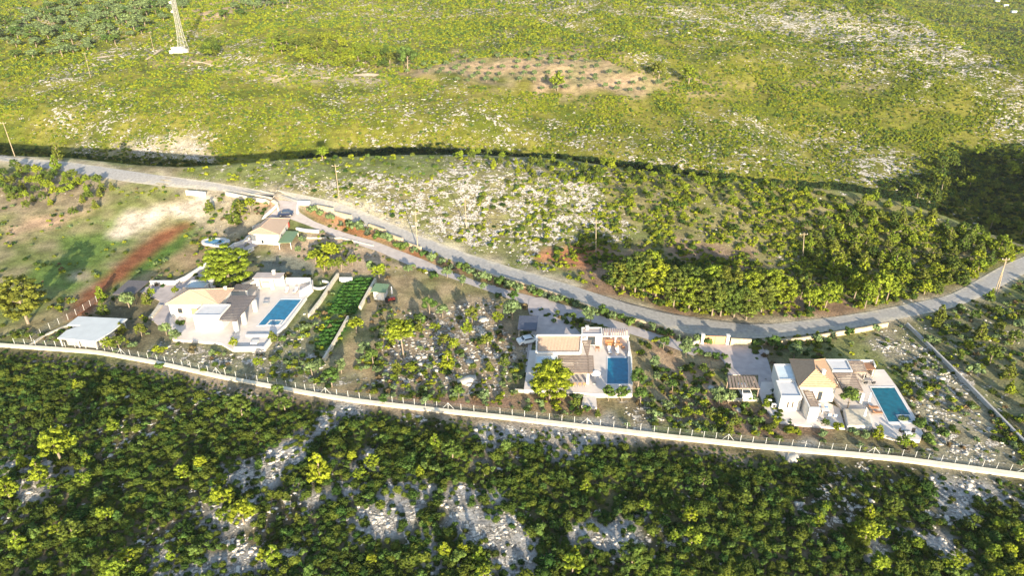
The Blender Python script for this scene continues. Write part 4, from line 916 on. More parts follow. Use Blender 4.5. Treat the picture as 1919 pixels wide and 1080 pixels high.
tag(MB().tube((-31.9, 134.2, 0), (-31.9, 134.2, .95), .42, .42, 16).build('water_barrel', M_black), 'black barrel at the left front corner of the green roofed shed', 'barrel')
tr = thing('small_tractor', (-27.2, 134.8, 0), 'dark red small tractor parked to the right of the green roofed shed', 'tractor')
MB().box((-26.9, 134.6, .75), (1.6, .7, .5), .4).build('body', M_red, tr); MB().box((-27.5, 134.3, 1.15), (.5, .5, .4), .4).build('seat', M_black, tr)
for x, y, r in ((-27.7, 133.9, .45), (-27.9, 134.8, .45), (-26.3, 134.5, .3), (-26.5, 135.3, .3)): MB().tube((x, y, r), (x - .1, y + .22, r), r, r, 14).build('wheel', M_black, tr)
umbrella(-27.1, 136.8, h1(-27.1, 136.8), 'closed white umbrella behind the small tractor', False)

# ================================================================= the middle villa
Z2 = .8
slab('terrace', [(2.4, 103), (3.4, 113), (13.4, 113.4), (13.7, 118), (23.4, 118), (23.0, 110.3), (21.2, 98.6), (14.7, 98.6), (12.5, 98.9), (2.1, 99.9)], -.6, Z2, M_pave)
slab('steps', [(12.5, 95.2), (14.6, 95.2), (14.8, 98.55), (12.5, 98.6)], -.4, .42, M_pave)
slab('forecourt', [at(989, 579), at(992, 560), at(1015, 558), at(1085, 584), at(1068, 605), at(1088, 627), at(1004, 630), at(998, 640), at(990, 695), at(984, 700), at(990, 640), at(1008, 594), at(992, 590)], -.3, .14, M_court)
v2 = thing('villa', (11, 108, Z2), 'middle white villa with one cream tiled slope and a brown slatted L shaped pergola', 'villa')
MB().prism([(4.9, 107.9), (12.4, 107.9), (13.1, 112.3), (5.0, 112.3)], Z2, 3.45).build('wall', M_white, v2)
rf = MB().add([(4.8, 107.85, 3.55), (12.5, 107.85, 3.55), (13.1, 112.35, 4.35), (5.0, 112.35, 4.35), (4.8, 107.85, 3.46), (12.5, 107.85, 3.46), (13.1, 112.35, 3.46), (5.0, 112.35, 3.46)], [(0, 1, 2, 3), (7, 6, 5, 4), (0, 4, 5, 1), (1, 5, 6, 2), (2, 6, 7, 3), (3, 7, 4, 0)]).build('roof', M_tilec, v2)
pp = MB(); pp.box((8.65, 107.68, 3.5), (8.1, .3, .5)); pp.box((9.1, 112.55, 4.25), (8.6, .3, .7)); pp.add([], [])
for xa, xb in ((4.55, 4.75), (12.75, 13.35)):
    pp.add([(xa - .15, 107.84, 3.4), (xa + .15, 107.84, 3.4), (xb + .15, 112.38, 4.2), (xb - .15, 112.38, 4.2), (xa - .15, 107.84, 3.75), (xa + .15, 107.84, 3.75), (xb + .15, 112.38, 4.6), (xb - .15, 112.38, 4.6)], [(0, 1, 2, 3), (4, 5, 6, 7), (0, 1, 5, 4), (1, 2, 6, 5), (2, 3, 7, 6), (3, 0, 4, 7)])
pp.build('parapet', M_white, v2)
flat_block(v2, [(4.2, 103.2), (8.4, 103.2), (8.5, 107.4), (4.4, 107.4)], Z2, 3.1, M_flatb)
flat_block(v2, [(13.6, 114.9), (17.7, 114.9), (17.9, 117.6), (13.8, 117.6)], Z2, 3.1, M_court)
chimney(v2, 14.9, 117.0, 3.1, .7, .55)
pergola(v2, [(8.9, 101.6), (13.6, 101.6), (14.0, 107.4), (8.8, 107.4)], 3.25, Z2, M_wood, 'x', 11, [(13.6, 101.9), (9.0, 101.9)], M_white, .45)
pergola(v2, [(13.9, 107.4), (14.1, 107.5), (15.2, 112.6), (13.5, 112.6)], 3.35, Z2, M_wood, 'x', 9, [], M_white, .3)
pergola(v2, [(14.1, 101.7), (14.15, 107.4), (15.25, 112.5), (14.9, 101.7)][:0] or [(13.75, 101.6), (14.6, 101.6), (15.0, 107.3), (14.15, 107.3)], 3.25, Z2, M_wood, 'x', 11, [], M_white, .3)
pergola(v2, [(17.8, 114.7), (22.9, 114.7), (23.3, 117.5), (18.0, 117.5)], 3.05, Z2, M_court, 'y', 12, [(22.7, 114.9), (20.3, 114.9)], M_white, .22)
wl = MB().prism([(18.0, 117.55), (23.3, 117.55), (23.3, 117.8), (18.0, 117.8)], Z2, 2.8).build('back_wall', M_pinkt, v2)
window(v2, 6.2, 103.2, 1.9, .9, 1.1); window(v2, 15.6, 114.9, 1.9, 1.6, 1.9, 'y', M_wood, 'window')
tag(MB().wall([(22.9, 114.2), (22.3, 110.4)], .3, Z2, 1.3).build('screen_wall', M_white), 'white wall on the right edge of the middle terrace above the pool', 'wall')
gp = thing('pool_screen', (22, 106, Z2), 'long low pale screen along the right side of the middle pool', 'screen'); MB().wall([(22.65, 110.1), (21.55, 101.2)], .12, Z2, .55).build('panel', M_flatb, gp)
for t in (0, .33, .66, 1): MB().box((22.65 - 1.1 * t + .12, 110.1 - 8.9 * t, Z2 + .35), (.08, .08, .7)).build('post', M_metal, gp)
pool([(17.1, 101.7), (20.9, 101.7), (22.2, 110.3), (18.3, 110.3)], Z2, 'plain rectangular blue pool on the middle terrace', M_water, .25)
lounger(18.9, 112.3, Z2, 0, 'left white lounger of the pair above the middle pool'); lounger(20.4, 112.3, Z2, 0, 'right white lounger of the pair above the middle pool')
umbrella(14.9, 101.9, Z2, 'open white umbrella near the corner of the middle terrace', True, 1.0)
sf = thing('sofa', (20.2, 114.9, Z2), 'brown and orange cushioned sofa under the pale slatted roof', 'sofa'); MB().box((19.3, 115.0, Z2 + .25), (1.7, .8, .5)).build('seat', M_orange, sf); MB().box((19.3, 115.5, Z2 + .6), (1.7, .2, .6)).build('backrest', M_brown, sf)
table(20.9, 114.0, Z2, 1.4, .8, 'tan dining table above the two white loungers', M_gate); 
for x in (20.3, 21.0, 21.7): chair(x, 113.2 if x != 21 else 114.9, Z2, math.pi if x != 21 else 0, {20.3: 'brown chair at the near left of the tan table above the middle pool', 21.0: 'brown chair on the far side of the tan table above the middle pool', 21.7: 'brown chair at the near right of the tan table above the middle pool'}[x], M_brown)
table(16.6, 112.9, Z2, .8, .8, 'small dark table by the wall of the middle villa', M_brown)
for i, x in enumerate((11.2, 12.1, 12.9)): chair(x, 100.9, Z2, math.pi, ['left', 'centre', 'right'][i] + ' one of three dark chairs in a row before the middle pergola', M_brown)
cpo = thing('carport', (3.3, 120.5, 0), 'dark blue grey carport with a ribbed roof beside the middle forecourt', 'carport')
pergola(cpo, [(1.2, 117.8), (4.8, 117.6), (5.4, 123.3), (1.6, 123.4)], 2.65, .1, M_steelroof, 'x', 13, [(1.4, 118), (4.7, 117.8), (5.2, 123.1), (1.7, 123.2)], M_metal, .12, True)
car(3.1, 116.9, .14, .35, 'white car poking out below the dark carport of the middle villa', mkp('car_white', (.75, .77, .78)))
gwall('bed_wall', [(965, 735), (1064, 741)], .3, .6, M_stonew, 'low pale wall before the round topped pine of the middle villa')
gwall('bed_wall', [(1095, 752), (1092, 766)], .5, .5, M_stonew, 'short pale wall beside the steps of the middle terrace')

# ================================================================= the right villa
Z3 = .6
slab('terrace', [(60.2, 106.9), (69.4, 106.6), (69.0, 101), (67.5, 91), (66.7, 88), (65.4, 86.4), (62, 86.6), (59.2, 88.3), (59.8, 94.2), (56.4, 94.9), (56.2, 102)], -.6, Z3, M_pave)
slab('patio', [(43.9, 99.8), (45.4, 103), (50, 103), (56.35, 95), (56.0, 94.3), (54.9, 89.7), (49, 90.4), (44.7, 91.2), (43.4, 95)], -.5, .32, M_pave)
slab('forecourt', [at(1300, 643), at(1360, 645), at(1400, 649), at(1428, 649), at(1440, 680), at(1450, 715), at(1462, 742), at(1462, 768), at(1430, 756), at(1421, 742), at(1421, 704), at(1364, 704), at(1357, 680), at(1345, 668), at(1322, 662)], -.3, .15, M_court)
v3 = thing('villa', (52.5, 100, .32), 'right white villa with a pyramid shaped clay roof between blue grey flat wings', 'villa')
MB().prism([(49.8, 97.2), (55.8, 97.0), (56.8, 105.2), (51.2, 105.2)], .3, 3.46).build('wall', M_white, v3)
hip(v3, [(49.3, 96.8), (56.2, 96.6), (57.3, 105.6), (50.8, 105.6)], 3.6, (52.8, 99.4), (53.7, 102.4), 5.4, M_tileb)
chimney(v3, 54.0, 98.9, 4.2, 1.4, .5)
flat_block(v3, [(46.8, 99.35), (49.75, 99.35), (50.7, 104.4), (47.6, 104.4)], .33, 3.1, M_flatb)
flat_block(v3, [(45.5, 94.5), (49.0, 94.4), (49.6, 99.2), (46.2, 99.2)], .33, 3.1, M_flat)
flat_block(v3, [(57.45, 102.3), (61.0, 102.2), (61.6, 106.0), (57.6, 106.0)], Z3 + .01, 3.1, M_flat)
for x in (46.9, 47.7): window(v3, x, 94.48, 1.55, .32, 1.3)
window(v3, 53.4, 97.1, 1.5, .8, 1.9)
fw = MB(); fw.prism([(49.3, 91.7), (51.0, 91.7), (51.0, 92.0), (49.3, 92.0)], .33, 3.0); fw.prism([(49.25, 92.01), (49.5, 92.01), (49.95, 96.9), (49.7, 96.9)], .33, 3.0); fw.build('side_wall', M_white, v3)
pergola(v3, [(49.7, 92.2), (51.0, 92.2), (51.6, 96.5), (50.2, 96.5)], 2.9, .33, M_wood, 'x', 9, [], M_white, .2)
pergola(v3, [(56.9, 96.5), (60.2, 96.4), (61.2, 101.9), (57.6, 101.9)], 3.0, Z3, M_wood, 'x', 11, [(60.2, 96.2)], M_white, .5)
pergola(v3, [(61.3, 102.2), (63.6, 102.2), (64.4, 105.8), (61.9, 105.8)], 3.0, Z3, M_wood, 'x', 8, [(63.4, 102.3)], M_metal, .12)
wl = MB().wall([(61.9, 106.35), (66.7, 106.3), (66.2, 104.4)], .28, Z3, 2.3).build('screen_wall', M_white, v3)
cf = thing('daybed_canopy', (64.9, 104.8, Z3), 'red brown canopy over the dining corner at the back of the right terrace', 'canopy'); MB().prism([(63.9, 103.6), (66.0, 103.6), (66.4, 105.7), (64.5, 105.7)], 2.55, 2.63).build('roof', M_brown, cf)
for x, y in ((64.0, 103.8), (65.9, 103.8), (66.2, 105.5)): MB().box((x, y, 1.56), (.1, .1, 1.95)).build('post', M_wood, cf)
table(64.2, 102.4, Z3, 1.4, .9, 'grey dining table in the back corner of the right terrace', M_metal)
for i, (x, y) in enumerate(((63.5, 101.6), (64.9, 101.6), (64.3, 103.4))): chair(x, y, Z3, (math.pi, math.pi, 0)[i], ['near left', 'near right', 'far'][i] + ' dark chair at the grey table in the back corner of the right terrace', M_black)
pool([(62.6, 91.0), (66.9, 91.1), (68.4, 100.8), (64.2, 100.8)], Z3, 'large teal pool of the right terrace with a raised spa in its near right corner', M_water3, .28, [(64.4, 91.05), (66.85, 91.1), (67.1, 92.9), (64.7, 92.85)])
pt = thing('raised_deck', (57.5, 92, .3), 'square beige raised deck with white sides between the patio and the right pool', 'deck'); MB().prism([(55.05, 89.5), (59.1, 89.5), (60.6, 94.15), (56.45, 94.2)], -.5, .95).build('side_wall', M_white, pt)
MB().prism(inset([(55.05, 89.5), (59.1, 89.5), (60.6, 94.15), (56.45, 94.2)], .2), .952, 1.0).build('deck_floor', M_stonew, pt); umbrella(58.2, 90.9, 1.0, 'closed white umbrella on the raised beige deck', False)
umbrella(61.2, 95.6, Z3, 'closed white umbrella at the left edge of the right pool', False)
lounger(61.6, 94.6, Z3, math.pi / 2, 'upper red brown lounger beside the left edge of the right pool', M_brown); lounger(61.6, 93.2, Z3, math.pi / 2, 'lower red brown lounger beside the left edge of the right pool', M_brown)
table(64.0, 87.6, Z3, 1.0, .7, 'low white table between two dark armchairs at the near edge of the right terrace', M_cush, 0, .5)
chair(63.0, 88.0, Z3, .5, 'dark armchair left of the low white table on the right terrace', M_black); chair(65.0, 88.0, Z3, -.5, 'dark armchair right of the low white table on the right terrace', M_black)
table(53.1, 93.8, .32, 1.3, .8, 'white patio table before the door of the right villa', M_cush)
for i, (x, y, r) in enumerate(((52.0, 93.9, 1.6), (52.6, 94.9, 0), (53.8, 94.9, 0), (53.3, 92.6, 3.1), (54.2, 92.4, 3.0))): chair(x, y, .32, r, 'blue patio chair ' + ['left of', 'behind the left of', 'behind the right of', 'in front of', 'to the right front of'][i] + ' the white patio table', M_blue, 'blue chairs round the white patio table')
for i, (x, y) in enumerate(((44.6, 96.6), (45.0, 95.4))):
    a = thing('air_conditioner', (x, y, .32), ['upper', 'lower'][i] + ' white air conditioner box by the left side of the right villa', 'air conditioner'); MB().box((x, y, .72), (.8, .35, .7)).build('casing', M_cush, a); MB().tube((x, y - .18, .72), (x, y - .2, .72), .26, .26, 14).build('fan_grille', M_black, a)
c3 = thing('carport', (40.5, 99.5, 0), 'brown slatted timber carport at the near end of the right forecourt', 'carport')
pergola(c3, [(37.8, 97.9), (43.0, 97.8), (43.3, 101.3), (38.5, 101.5)], 2.6, .0, M_wood, 'y', 9, [(37.9, 98), (42.9, 97.9), (43.2, 101.1), (38.6, 101.3)], M_wood, .16)
MB().box((40.4, 97.6, .25), (5.4, .25, .6)).build('front_kerb', M_stonew, c3); MB().box((37.5, 99.6, .7), (.25, 3.6, 1.5)).build('side_wall', M_wood, c3)
car(41.2, 99.6, .15, -math.pi / 2 - .02, 'white car standing under the brown slatted carport', mkp('car_white2', (.78, .78, .78)))
# gate and road walls
ga = g1(1318, 645); gb = g1(1359, 646); gt = thing('entrance_gate', ((ga.x + gb.x) / 2, (ga.y + gb.y) / 2, ga.z), 'orange timber double gate between two white pillars on the road', 'gate')
d = Vector((gb.x - ga.x, gb.y - ga.y, 0)); L = d.length; rz = math.atan2(d.y, d.x)
for i, t in enumerate((.26, .74)):
    p = ga.lerp(gb, t); lf = MB().box((p.x, p.y, 1.0), (L * .46, .08, 1.5), rz).build('gate_leaf', M_gate, gt)
    for hz in (.22, 1.8): MB().box((p.x, p.y, hz), (L * .47, .12, .14), rz).build('rail', M_orange, lf)
for t in (-.07, 1.07):
    p = ga.lerp(gb, t); pi = MB(); pi.box((p.x, p.y, 1.05), (.6, .6, 2.2), rz); pi.box((p.x, p.y, 2.2), (.75, .75, .12), rz); pi.build('pillar', M_white, gt)
gwall('gate_wall', [(1368, 648), (1406, 650)], .35, 1.7, M_stone, 'cream stone wall to the right of the orange gate')
gwall('gate_wall', [(1309, 644), (1300, 648), (1288, 654)], .35, .9, M_stonew, 'low pale wall curving left from the orange gate')
gwall('roadside_wall', [(1425, 646), (1480, 643), (1500, 641), (1560, 631), (1620, 621), (1662, 612)], .4, .95, M_stone, 'cream stone wall along the road above the right villa')
# stepped stone wall between the road and the planted bed
rw = MB(); npts = len(road_l)
ux = proj(road_l[:, 0], road_l[:, 1], H(road_l[:, 0], road_l[:, 1]))[0]; sel = np.where((ux > 592) & (ux < 1300))[0]; k = 0
while k + 9 < len(sel):
    i0, i1 = sel[k], sel[min(k + 9, len(sel) - 1)]; a = Vector(road_l[i0]); b = Vector(road_l[i1]); dd = (b - a).normalized(); nn = Vector((dd.y, -dd.x))
    if nn.y > 0: nn = -nn
    if random.random() < .86:
        hh = random.uniform(.55, 1.0); P0 = a + nn * .7 + dd * .05; P1 = b + nn * .7 - dd * .05
        rw.wall([(P0.x, P0.y), (P1.x, P1.y)], random.uniform(.45, .6), [h1(P0.x, P0.y)] * 2, hh)
    k += 9
tag(rw.build('roadside_wall', M_stone), 'long stepped cream stone wall between the road and the planted red bed', 'wall')
gwall('boundary_wall', [(1699, 611), (1750, 661), (1800, 711), (1860, 773), (1919, 834), (1990, 905)], .35, .75, M_conc, 'grey boundary wall running straight downhill at the right')

# fences
def fence(label, px, brace=(), h=1.45, sp=None, net=True):
    P = [g1(u, v) for u, v in px]; t = thing('wire_fence', P[0], label, 'fence'); Q = []
    for a, b in zip(P[:-1], P[1:]):
        k = max(1, round((b - a).length / (sp or 2.4)))
        for i in range(k): Q.append(a.lerp(b, i / k))
    Q.append(P[-1])
    for q in Q: q.z = h1(q.x, q.y)
    nm = MB()
    m = MB().tube((0, 0, -.3), (0, 0, h), .034, .034, 6); me = None
    for i, q in enumerate(Q[:98]):
        if me is None: o = _local(m, 'post', M_post, t); me = o.data
        else: o = bpy.data.objects.new('post', me); COL.objects.link(o); o.parent = t
        o.location = q - P[0]
    for i in range(0, len(Q), 11):
        if i + 1 < len(Q) and i > 0:
            b = MB(); b.tube(Q[i] + Vector((0, 0, h - .1)), Q[i].lerp(Q[i + 1], .55), .028, .028, 5); b.tube(Q[i] + Vector((0, 0, h - .1)), Q[i].lerp(Q[i - 1], .55), .028, .028, 5); b.build('brace', M_post, t)
    for a, b in zip(Q[:-1], Q[1:]):
        for hz in (.1, h * .5, h - .05): nm.tube(a + Vector((0, 0, hz)), b + Vector((0, 0, hz)), .012, .012, 4)
        k = 10
        for i in range(k):
            p = a.lerp(b, i / k); q = a.lerp(b, (i + 1) / k); nm.tube(p + Vector((0, 0, .1)), q + Vector((0, 0, h - .05)), .006, .006, 3); nm.tube(p + Vector((0, 0, h - .05)), q + Vector((0, 0, .1)), .006, .006, 3)
    nm.build('wire_mesh', mat('dull_wire', (.16, .17, .17), .7, .05, 2), t); return t
fence('long wire fence on pale posts along the upper edge of the white path', [(28, 646), (87, 650), (142, 654), (182, 657), (228, 665), (295, 677), (423, 705), (503, 720), (590, 736), (674, 749), (840, 768), (937, 778), (1100, 797), (1251, 815), (1410, 832), (1583, 847), (1690, 857), (1763, 867), (1919, 888), (1960, 893)], sp=2.05)
fence('short wire fence climbing away from the path left of the white roofed shelter', [(60, 640), (94, 617), (128, 600), (158, 582), (182, 566)])
gwall('stone_kerb', [(58, 648), (84, 630), (126, 612)], .5, .3, M_stonew, 'pale stone edging beside the short wire fence')

# poles, tower
def pole(b, tp, label, arm=2.0, strut=False):
    p = g1(*b); dx, dy, dz = rayd(*tp); t = p.y / dy; top = Vector((float(dx * t), p.y, CAMH + float(dz * t)))
    o = thing('utility_pole', p, label, 'utility pole'); MB().tube(p - Vector((0, 0, .5)), top, .14, .09, 8).build('shaft', M_pole, o)
    c = top - Vector((0, 0, .5)); MB().box(c, (arm, .12, .12)).build('crossarm', M_pole, o)
    for s in (-.45, 0, .45): MB().tube(c + Vector((s * arm, 0, .06)), c + Vector((s * arm, 0, .32)), .06, .05, 6).build('insulator', M_cush, o)
    if strut: MB().tube(p + Vector((-1.2, -.6, -.3)), p.lerp(top, .8), .12, .1, 7).build('strut', M_pole, o)
    return c
tops = [pole((28, 293), (5, 228), 'tall pale pole leaning at the left edge beside the upper road'), pole((170, 145), (158, 98), 'pale pole on the far slope among the green bushes at upper left'),
        pole((289, 97), (280, 59), 'small pale pole just left of the lattice tower'), pole((636, 378), (628, 308), 'pale pole on the road verge before the rocky hill'),
        pole((783, 467), (778, 394), 'pale pole in the planted bed halfway along the road'), pole((874, 428), (871, 370), 'thin pole standing on the white rocks of the hill'),
        pole((1117, 475), (1117, 414), 'pale pole left of the tall pine row'), pole((1505, 482), (1507, 436), 'dark topped pole above the pine thicket by white rocks'), pole((1869, 551), (1886, 483), 'pole with a strut beside the road bend at the right edge', 1.6, True)]
def cable(a, b, label):
    mb = MB(); L = (b - a).length
    for s in (-.6, .6):
        p0 = a + Vector((s, 0, .3))
        for i in range(14):
            t = (i + 1) / 14; q = a.lerp(b, t) + Vector((s, 0, .3 - .02 * L * 4 * t * (1 - t))); mb.tube(p0, q, .022, .022, 4); p0 = q
    tag(mb.build('power_cable', M_black), label, 'cable')
cable(tops[3], tops[4], 'pair of cables from the verge pole to the pole in the bed'); cable(tops[4], tops[6], 'pair of cables from the bed pole toward the tall pine row'); cable(tops[6], tops[7], 'pair of cables running above the tall pine row')
cable(tops[0], tops[3], 'pair of cables following the upper road from the left edge'); cable(tops[7], tops[8], 'pair of cables over the pine thicket to the road bend pole')
tb = g1(344, 94); tw = thing('lattice_tower', tb, 'tall pale lattice mast rising out of the picture at upper left', 'mast')
mb = MB(); Hh = 46; lv = 17; pr = None
for k in range(lv + 1):
    z = Hh * k / lv; w = .85 + 1.5 * (1 - k / lv) ** 6 + .2 * (1 - k / lv); c = [Vector((tb.x + sx * w, tb.y + sy * w, tb.z + z)) for sx, sy in ((-1, -1), (1, -1), (1, 1), (-1, 1))]
    for i in range(4):
        mb.tube(c[i], c[(i + 1) % 4], .07, .07, 4)
        if pr: mb.tube(pr[i], c[i], .13, .13, 5); mb.tube(pr[i], c[(i + 1) % 4], .06, .06, 4); mb.tube(pr[(i + 1) % 4], c[i], .06, .06, 4)
    pr = c
mb.build('lattice', mat('mast_paint', (.32, .31, .30), .6, .08, 1), tw)
for z, s in ((22, -1), (27, -1), (34, 1)): MB().tube((tb.x + s * 1.3, tb.y - 1.0, tb.z + z), (tb.x + s * 1.9, tb.y - 1.6, tb.z + z), .75, .6, 12).build('dish_antenna', M_cush, tw)
bs = thing('equipment_cabin', tb + Vector((-.5, -3, 0)), 'white block of equipment cabins at the foot of the lattice mast', 'cabin')
MB().box((tb.x - 1.0, tb.y - 4.5, tb.z + .8), (6.5, 4.0, 3.0)).build('wall', M_white, bs); MB().box((tb.x - 1.0, tb.y - 4.5, tb.z + 2.4), (6.9, 4.4, .2)).build('roof', M_flat, bs); MB().box((tb.x + 3.4, tb.y - 4, tb.z + .4), (1.8, 2.4, 2.0)).build('side_cabinet', M_white, bs)
b2 = g1(321, 100); b2t = thing('equipment_cabinet', b2, 'small white cabinet left of the foot of the lattice mast', 'cabinet'); MB().box((b2.x, b2.y, b2.z + .8), (1.6, 1.2, 2.0)).build('casing', M_white, b2t); MB().tube((b2.x + .4, b2.y, b2.z), (b2.x + .4, b2.y, b2.z + 5), .1, .08, 6).build('aerial', M_metal, b2t)
for i, (u, v) in enumerate(((1868, 3), (1884, 12), (1899, 24))):
    p = g1(u, v); f = thing('farm_building', p, ['highest', 'middle', 'lowest'][i] + ' of three tiny white buildings in the far upper right corner', 'building'); MB().box((p.x, p.y, p.z + 1.5), (6, 3.5, 2)).build('wall', M_flatb, f); MB().box((p.x, p.y, p.z + 2.65), (6.4, 3.9, .3)).build('roof', M_flatb, f)
# pale footpaths and tracks on the far slope
def track_px(px, w, name='track'):
    A = [(u, v - w / 2) for u, v in px]; B = [(u, v + w / 2) for u, v in px]; return strip(name, M_dirt, A, B, .12, 60, 3)
track_px([(272, 113), (290, 101), (315, 80), (345, 62), (372, 52)], 3.4); track_px([(308, 70), (330, 56)], 2.2); track_px([(480, 16), (497, 20), (520, 32), (540, 45)], 2.2); track_px([(520, 30), (535, 18), (545, 2)], 1.8)
track_px([(415, 124), (470, 138), (530, 145), (640, 141), (740, 142)], 3.2); track_px([(165, 110), (205, 105), (230, 100)], 2); track_px([(-20, 136), (15, 128), (40, 116), (60, 106)], 3.4); track_px([(340, 117), (380, 117), (415, 125)], 2.2)
# ---------------------------------------------------------------- every tree and bush one can tell apart
PL = []     # kind, u, v(base), X, Y, size scale, proto, zone
def put(kind, u, v, wpx, protos, zone, tall=1.0, label=None, mm=None):
    a = g1(u, v); dep = a.y * math.cos(PITCH) - (a.z - CAMH) * math.sin(PITCH); w = wpx * dep / FOC
    PL.append(dict(kind=kind, u=u, v=v, p=a, w=w, px=wpx, pr=random.choice(protos) if isinstance(protos, list) else protos, zone=zone, tall=tall, label=label))
def putw(kind, x, y, w, protos, zone, tall=1.0):
    z = h1(x, y); u, v = proj(x, y, z); dep = y * math.cos(PITCH) - (z - CAMH) * math.sin(PITCH)
    PL.append(dict(kind=kind, u=float(u), v=float(v), p=Vector((x, y, z)), w=w, px=w * FOC / dep, pr=random.choice(protos), zone=zone, tall=tall, label=None))
# the ones with a face of their own
put('pine', 432, 541, 106, BT[0], 'own', .60, 'broad yellow green umbrella pine over the drive behind the left villa')
put('pine', 53, 607, 94, BT[1], 'own', .80, 'lone umbrella pine with a bare trunk in the left field')
put('pine', 757, 671, 58, BP[2], 'own', 1.15, 'flat topped pine with a thin bare trunk on the brown lawn')
put('pine', 1030, 750, 92, BT[0], 'own', .68, 'wide bushy pine in front of the middle villa')
put('pine', 712, 526, 30, YP[5], 'own', 1.0, 'round yellow pine behind the green roofed shed')
put('pine', 668, 624, 32, YP[4], 'own', .9, 'round yellow pine beside the gap in the stone wall')
put('tree', 1587, 772, 42, GT[0], 'own', 1.25, 'bushy green tree growing through the right villa patio corner')
put('pine', 660, 497, 23, YP[6], 'own', .8, 'small round pine right of the dark pine clump below the drive')
for i, (u, v, w) in enumerate(((592, 496, 30), (622, 490, 38), (608, 508, 30), (640, 508, 26), (622, 506, 22))): put('pine', u, v, w, YP[4 + i % 4], 'own', .95, ['left', 'tallest and hindmost', 'middle', 'right', 'smallest and front'][i] + ' pine of the clump between the drive and the left terrace')
put('pine', 106, 320, 24, YP[0], 'own', 1.0, 'tall narrow pine on the lower edge of the upper road'); put('pine', 110, 298, 22, YP[1], 'own', 1.0, 'tall narrow pine across the upper road')
put('pine', 605, 299, 28, YP[5], 'own', .8, 'round yellow pine alone on the crest of the rocky hill')
put('tree', 764, 136, 44, GT[1], 'own', 1.05, 'large round tree at the left end of the olive clearing'); put('tree', 1045, 170, 32, YP[6], 'own', .9, 'round yellow tree standing in the olive clearing')
put('tree', 1234, 148, 30, YP[7], 'own', .95, 'left tree of two at the right end of the olive clearing'); put('tree', 1290, 158, 34, YP[5], 'own', .95, 'right tree of two at the right end of the olive clearing')
put('tree', 1225, 142, 22, GT[2], 'own', .9, 'dark tree behind the left tree at the right end of the clearing')
# gardens: olives and leafy trees, pixel, width
for u, v, w, k in ((597, 476, 18, 0), (697, 511, 22, 0), (765, 514, 20, 0), (813, 522, 20, 1), (838, 521, 24, 0), (866, 536, 22, 0), (906, 546, 18, 0), (934, 558, 16, 1), (962, 566, 24, 1), (1106, 607, 34, 0), (1072, 605, 22, 1),
                   (700, 538, 10, 1), (575, 488, 10, 1), (711, 660, 22, 1), (586, 706, 34, 0), (622, 726, 46, 1), (640, 700, 30, 0), (598, 690, 24, 0), (684, 668, 34, 0), (700, 684, 32, 1), (830, 596, 30, 0), (805, 590, 34, 1), (788, 612, 26, 1),
                   (860, 745, 24, 1), (908, 752, 26, 0), (718, 760, 22, 1), (800, 746, 20, 1), (796, 760, 20, 0), (960, 600, 40, 0), (1006, 742, 26, 1), (1365, 756, 30, 0), (1347, 760, 36, 0), (243, 578, 36, 0), (330, 640, 28, 0), (312, 628, 24, 0),
                   (1448, 655, 34, 1), (1487, 672, 34, 0), (1490, 656, 24, 1), (1460, 655, 20, 1), (530, 640, 18, 1), (521, 748, 30, 1), (300, 690, 20, 1), (428, 762, 22, 1), (1225, 690, 26, 0), (1230, 715, 22, 0), (1260, 735, 24, 1), (1300, 745, 26, 1), (1243, 655, 26, 1),
                   (1285, 668, 34, 0), (1308, 664, 20, 1), (560, 475, 16, 0), (568, 458, 18, 0), (1100, 770, 18, 1), (1122, 725, 16, 1), (1165, 752, 32, 1), (1140, 752, 30, 1), (1195, 728, 40, 1), (1200, 760, 36, 1), (395, 420, 14, 1)):
    put('tree' if w > 21 else 'shrub', u, v, w, OL if k == 0 else (GT if w > 21 else SH), 'garden', random.uniform(.85, 1.1))
# yellow-green small pines of the gardens
for u, v, w in ((452, 404, 26), (440, 420, 30), (470, 396, 26), (448, 395, 20), (393, 396, 22), (885, 608, 32), (875, 622, 26), (815, 624, 24), (786, 622, 22), (832, 650, 28), (852, 655, 22), (932, 606, 24), (914, 650, 26), (840, 690, 34), (768, 700, 24), (744, 698, 24), (885, 696, 14),
                (917, 695, 22), (945, 690, 20), (1330, 785, 22), (1365, 815, 24), (1435, 764, 20), (1376, 795, 22), (1545, 800, 16), (1644, 822, 26), (1690, 838, 26), (285, 560, 18), (276, 570, 22), (230, 625, 22), (225, 655, 30), (205, 655, 26), (266, 630, 24), (270, 622, 18), (440, 652, 18), (512, 640, 22), (516, 680, 14), (330, 552, 14),
                (190, 560, 22), (195, 590, 26), (485, 690, 20), (1318, 700, 18), (1120, 780, 16), (1078, 765, 20)):
    put('pine', u, v, w, YP, 'gardenpine', random.uniform(.8, 1.0))
for u, v, w in ((570, 618, 22), (1200, 665, 20), (340, 610, 20), (540, 520, 22), (1236, 640, 20), (1090, 600, 12), (982, 578, 18), (960, 585, 22), (987, 625, 26), (1357, 672, 16), (1342, 672, 20), (1362, 690, 16), (1358, 700, 16), (1366, 716, 20), (1326, 668, 16), (1410, 748, 28), (1440, 755, 24), (1395, 765, 20), (1600, 812, 24), (1570, 805, 22), (1620, 818, 24), (1540, 815, 22),
                (1455, 790, 22), (1480, 810, 24), (1420, 790, 20), (940, 745, 20), (1010, 760, 22), (1085, 745, 18), (360, 660, 24), (400, 665, 20), (300, 660, 26), (250, 650, 20), (720, 745, 14), (1250, 765, 26), (1220, 780, 24), (1290, 775, 24), (1320, 760, 22), (1700, 820, 26), (1740, 830, 30), (1720, 800, 34), (1690, 790, 24), (1765, 815, 26)):
    put('shrub', u, v, w, SH + SHO + SHY + SHD[:1], 'garden', random.uniform(.8, 1.1))
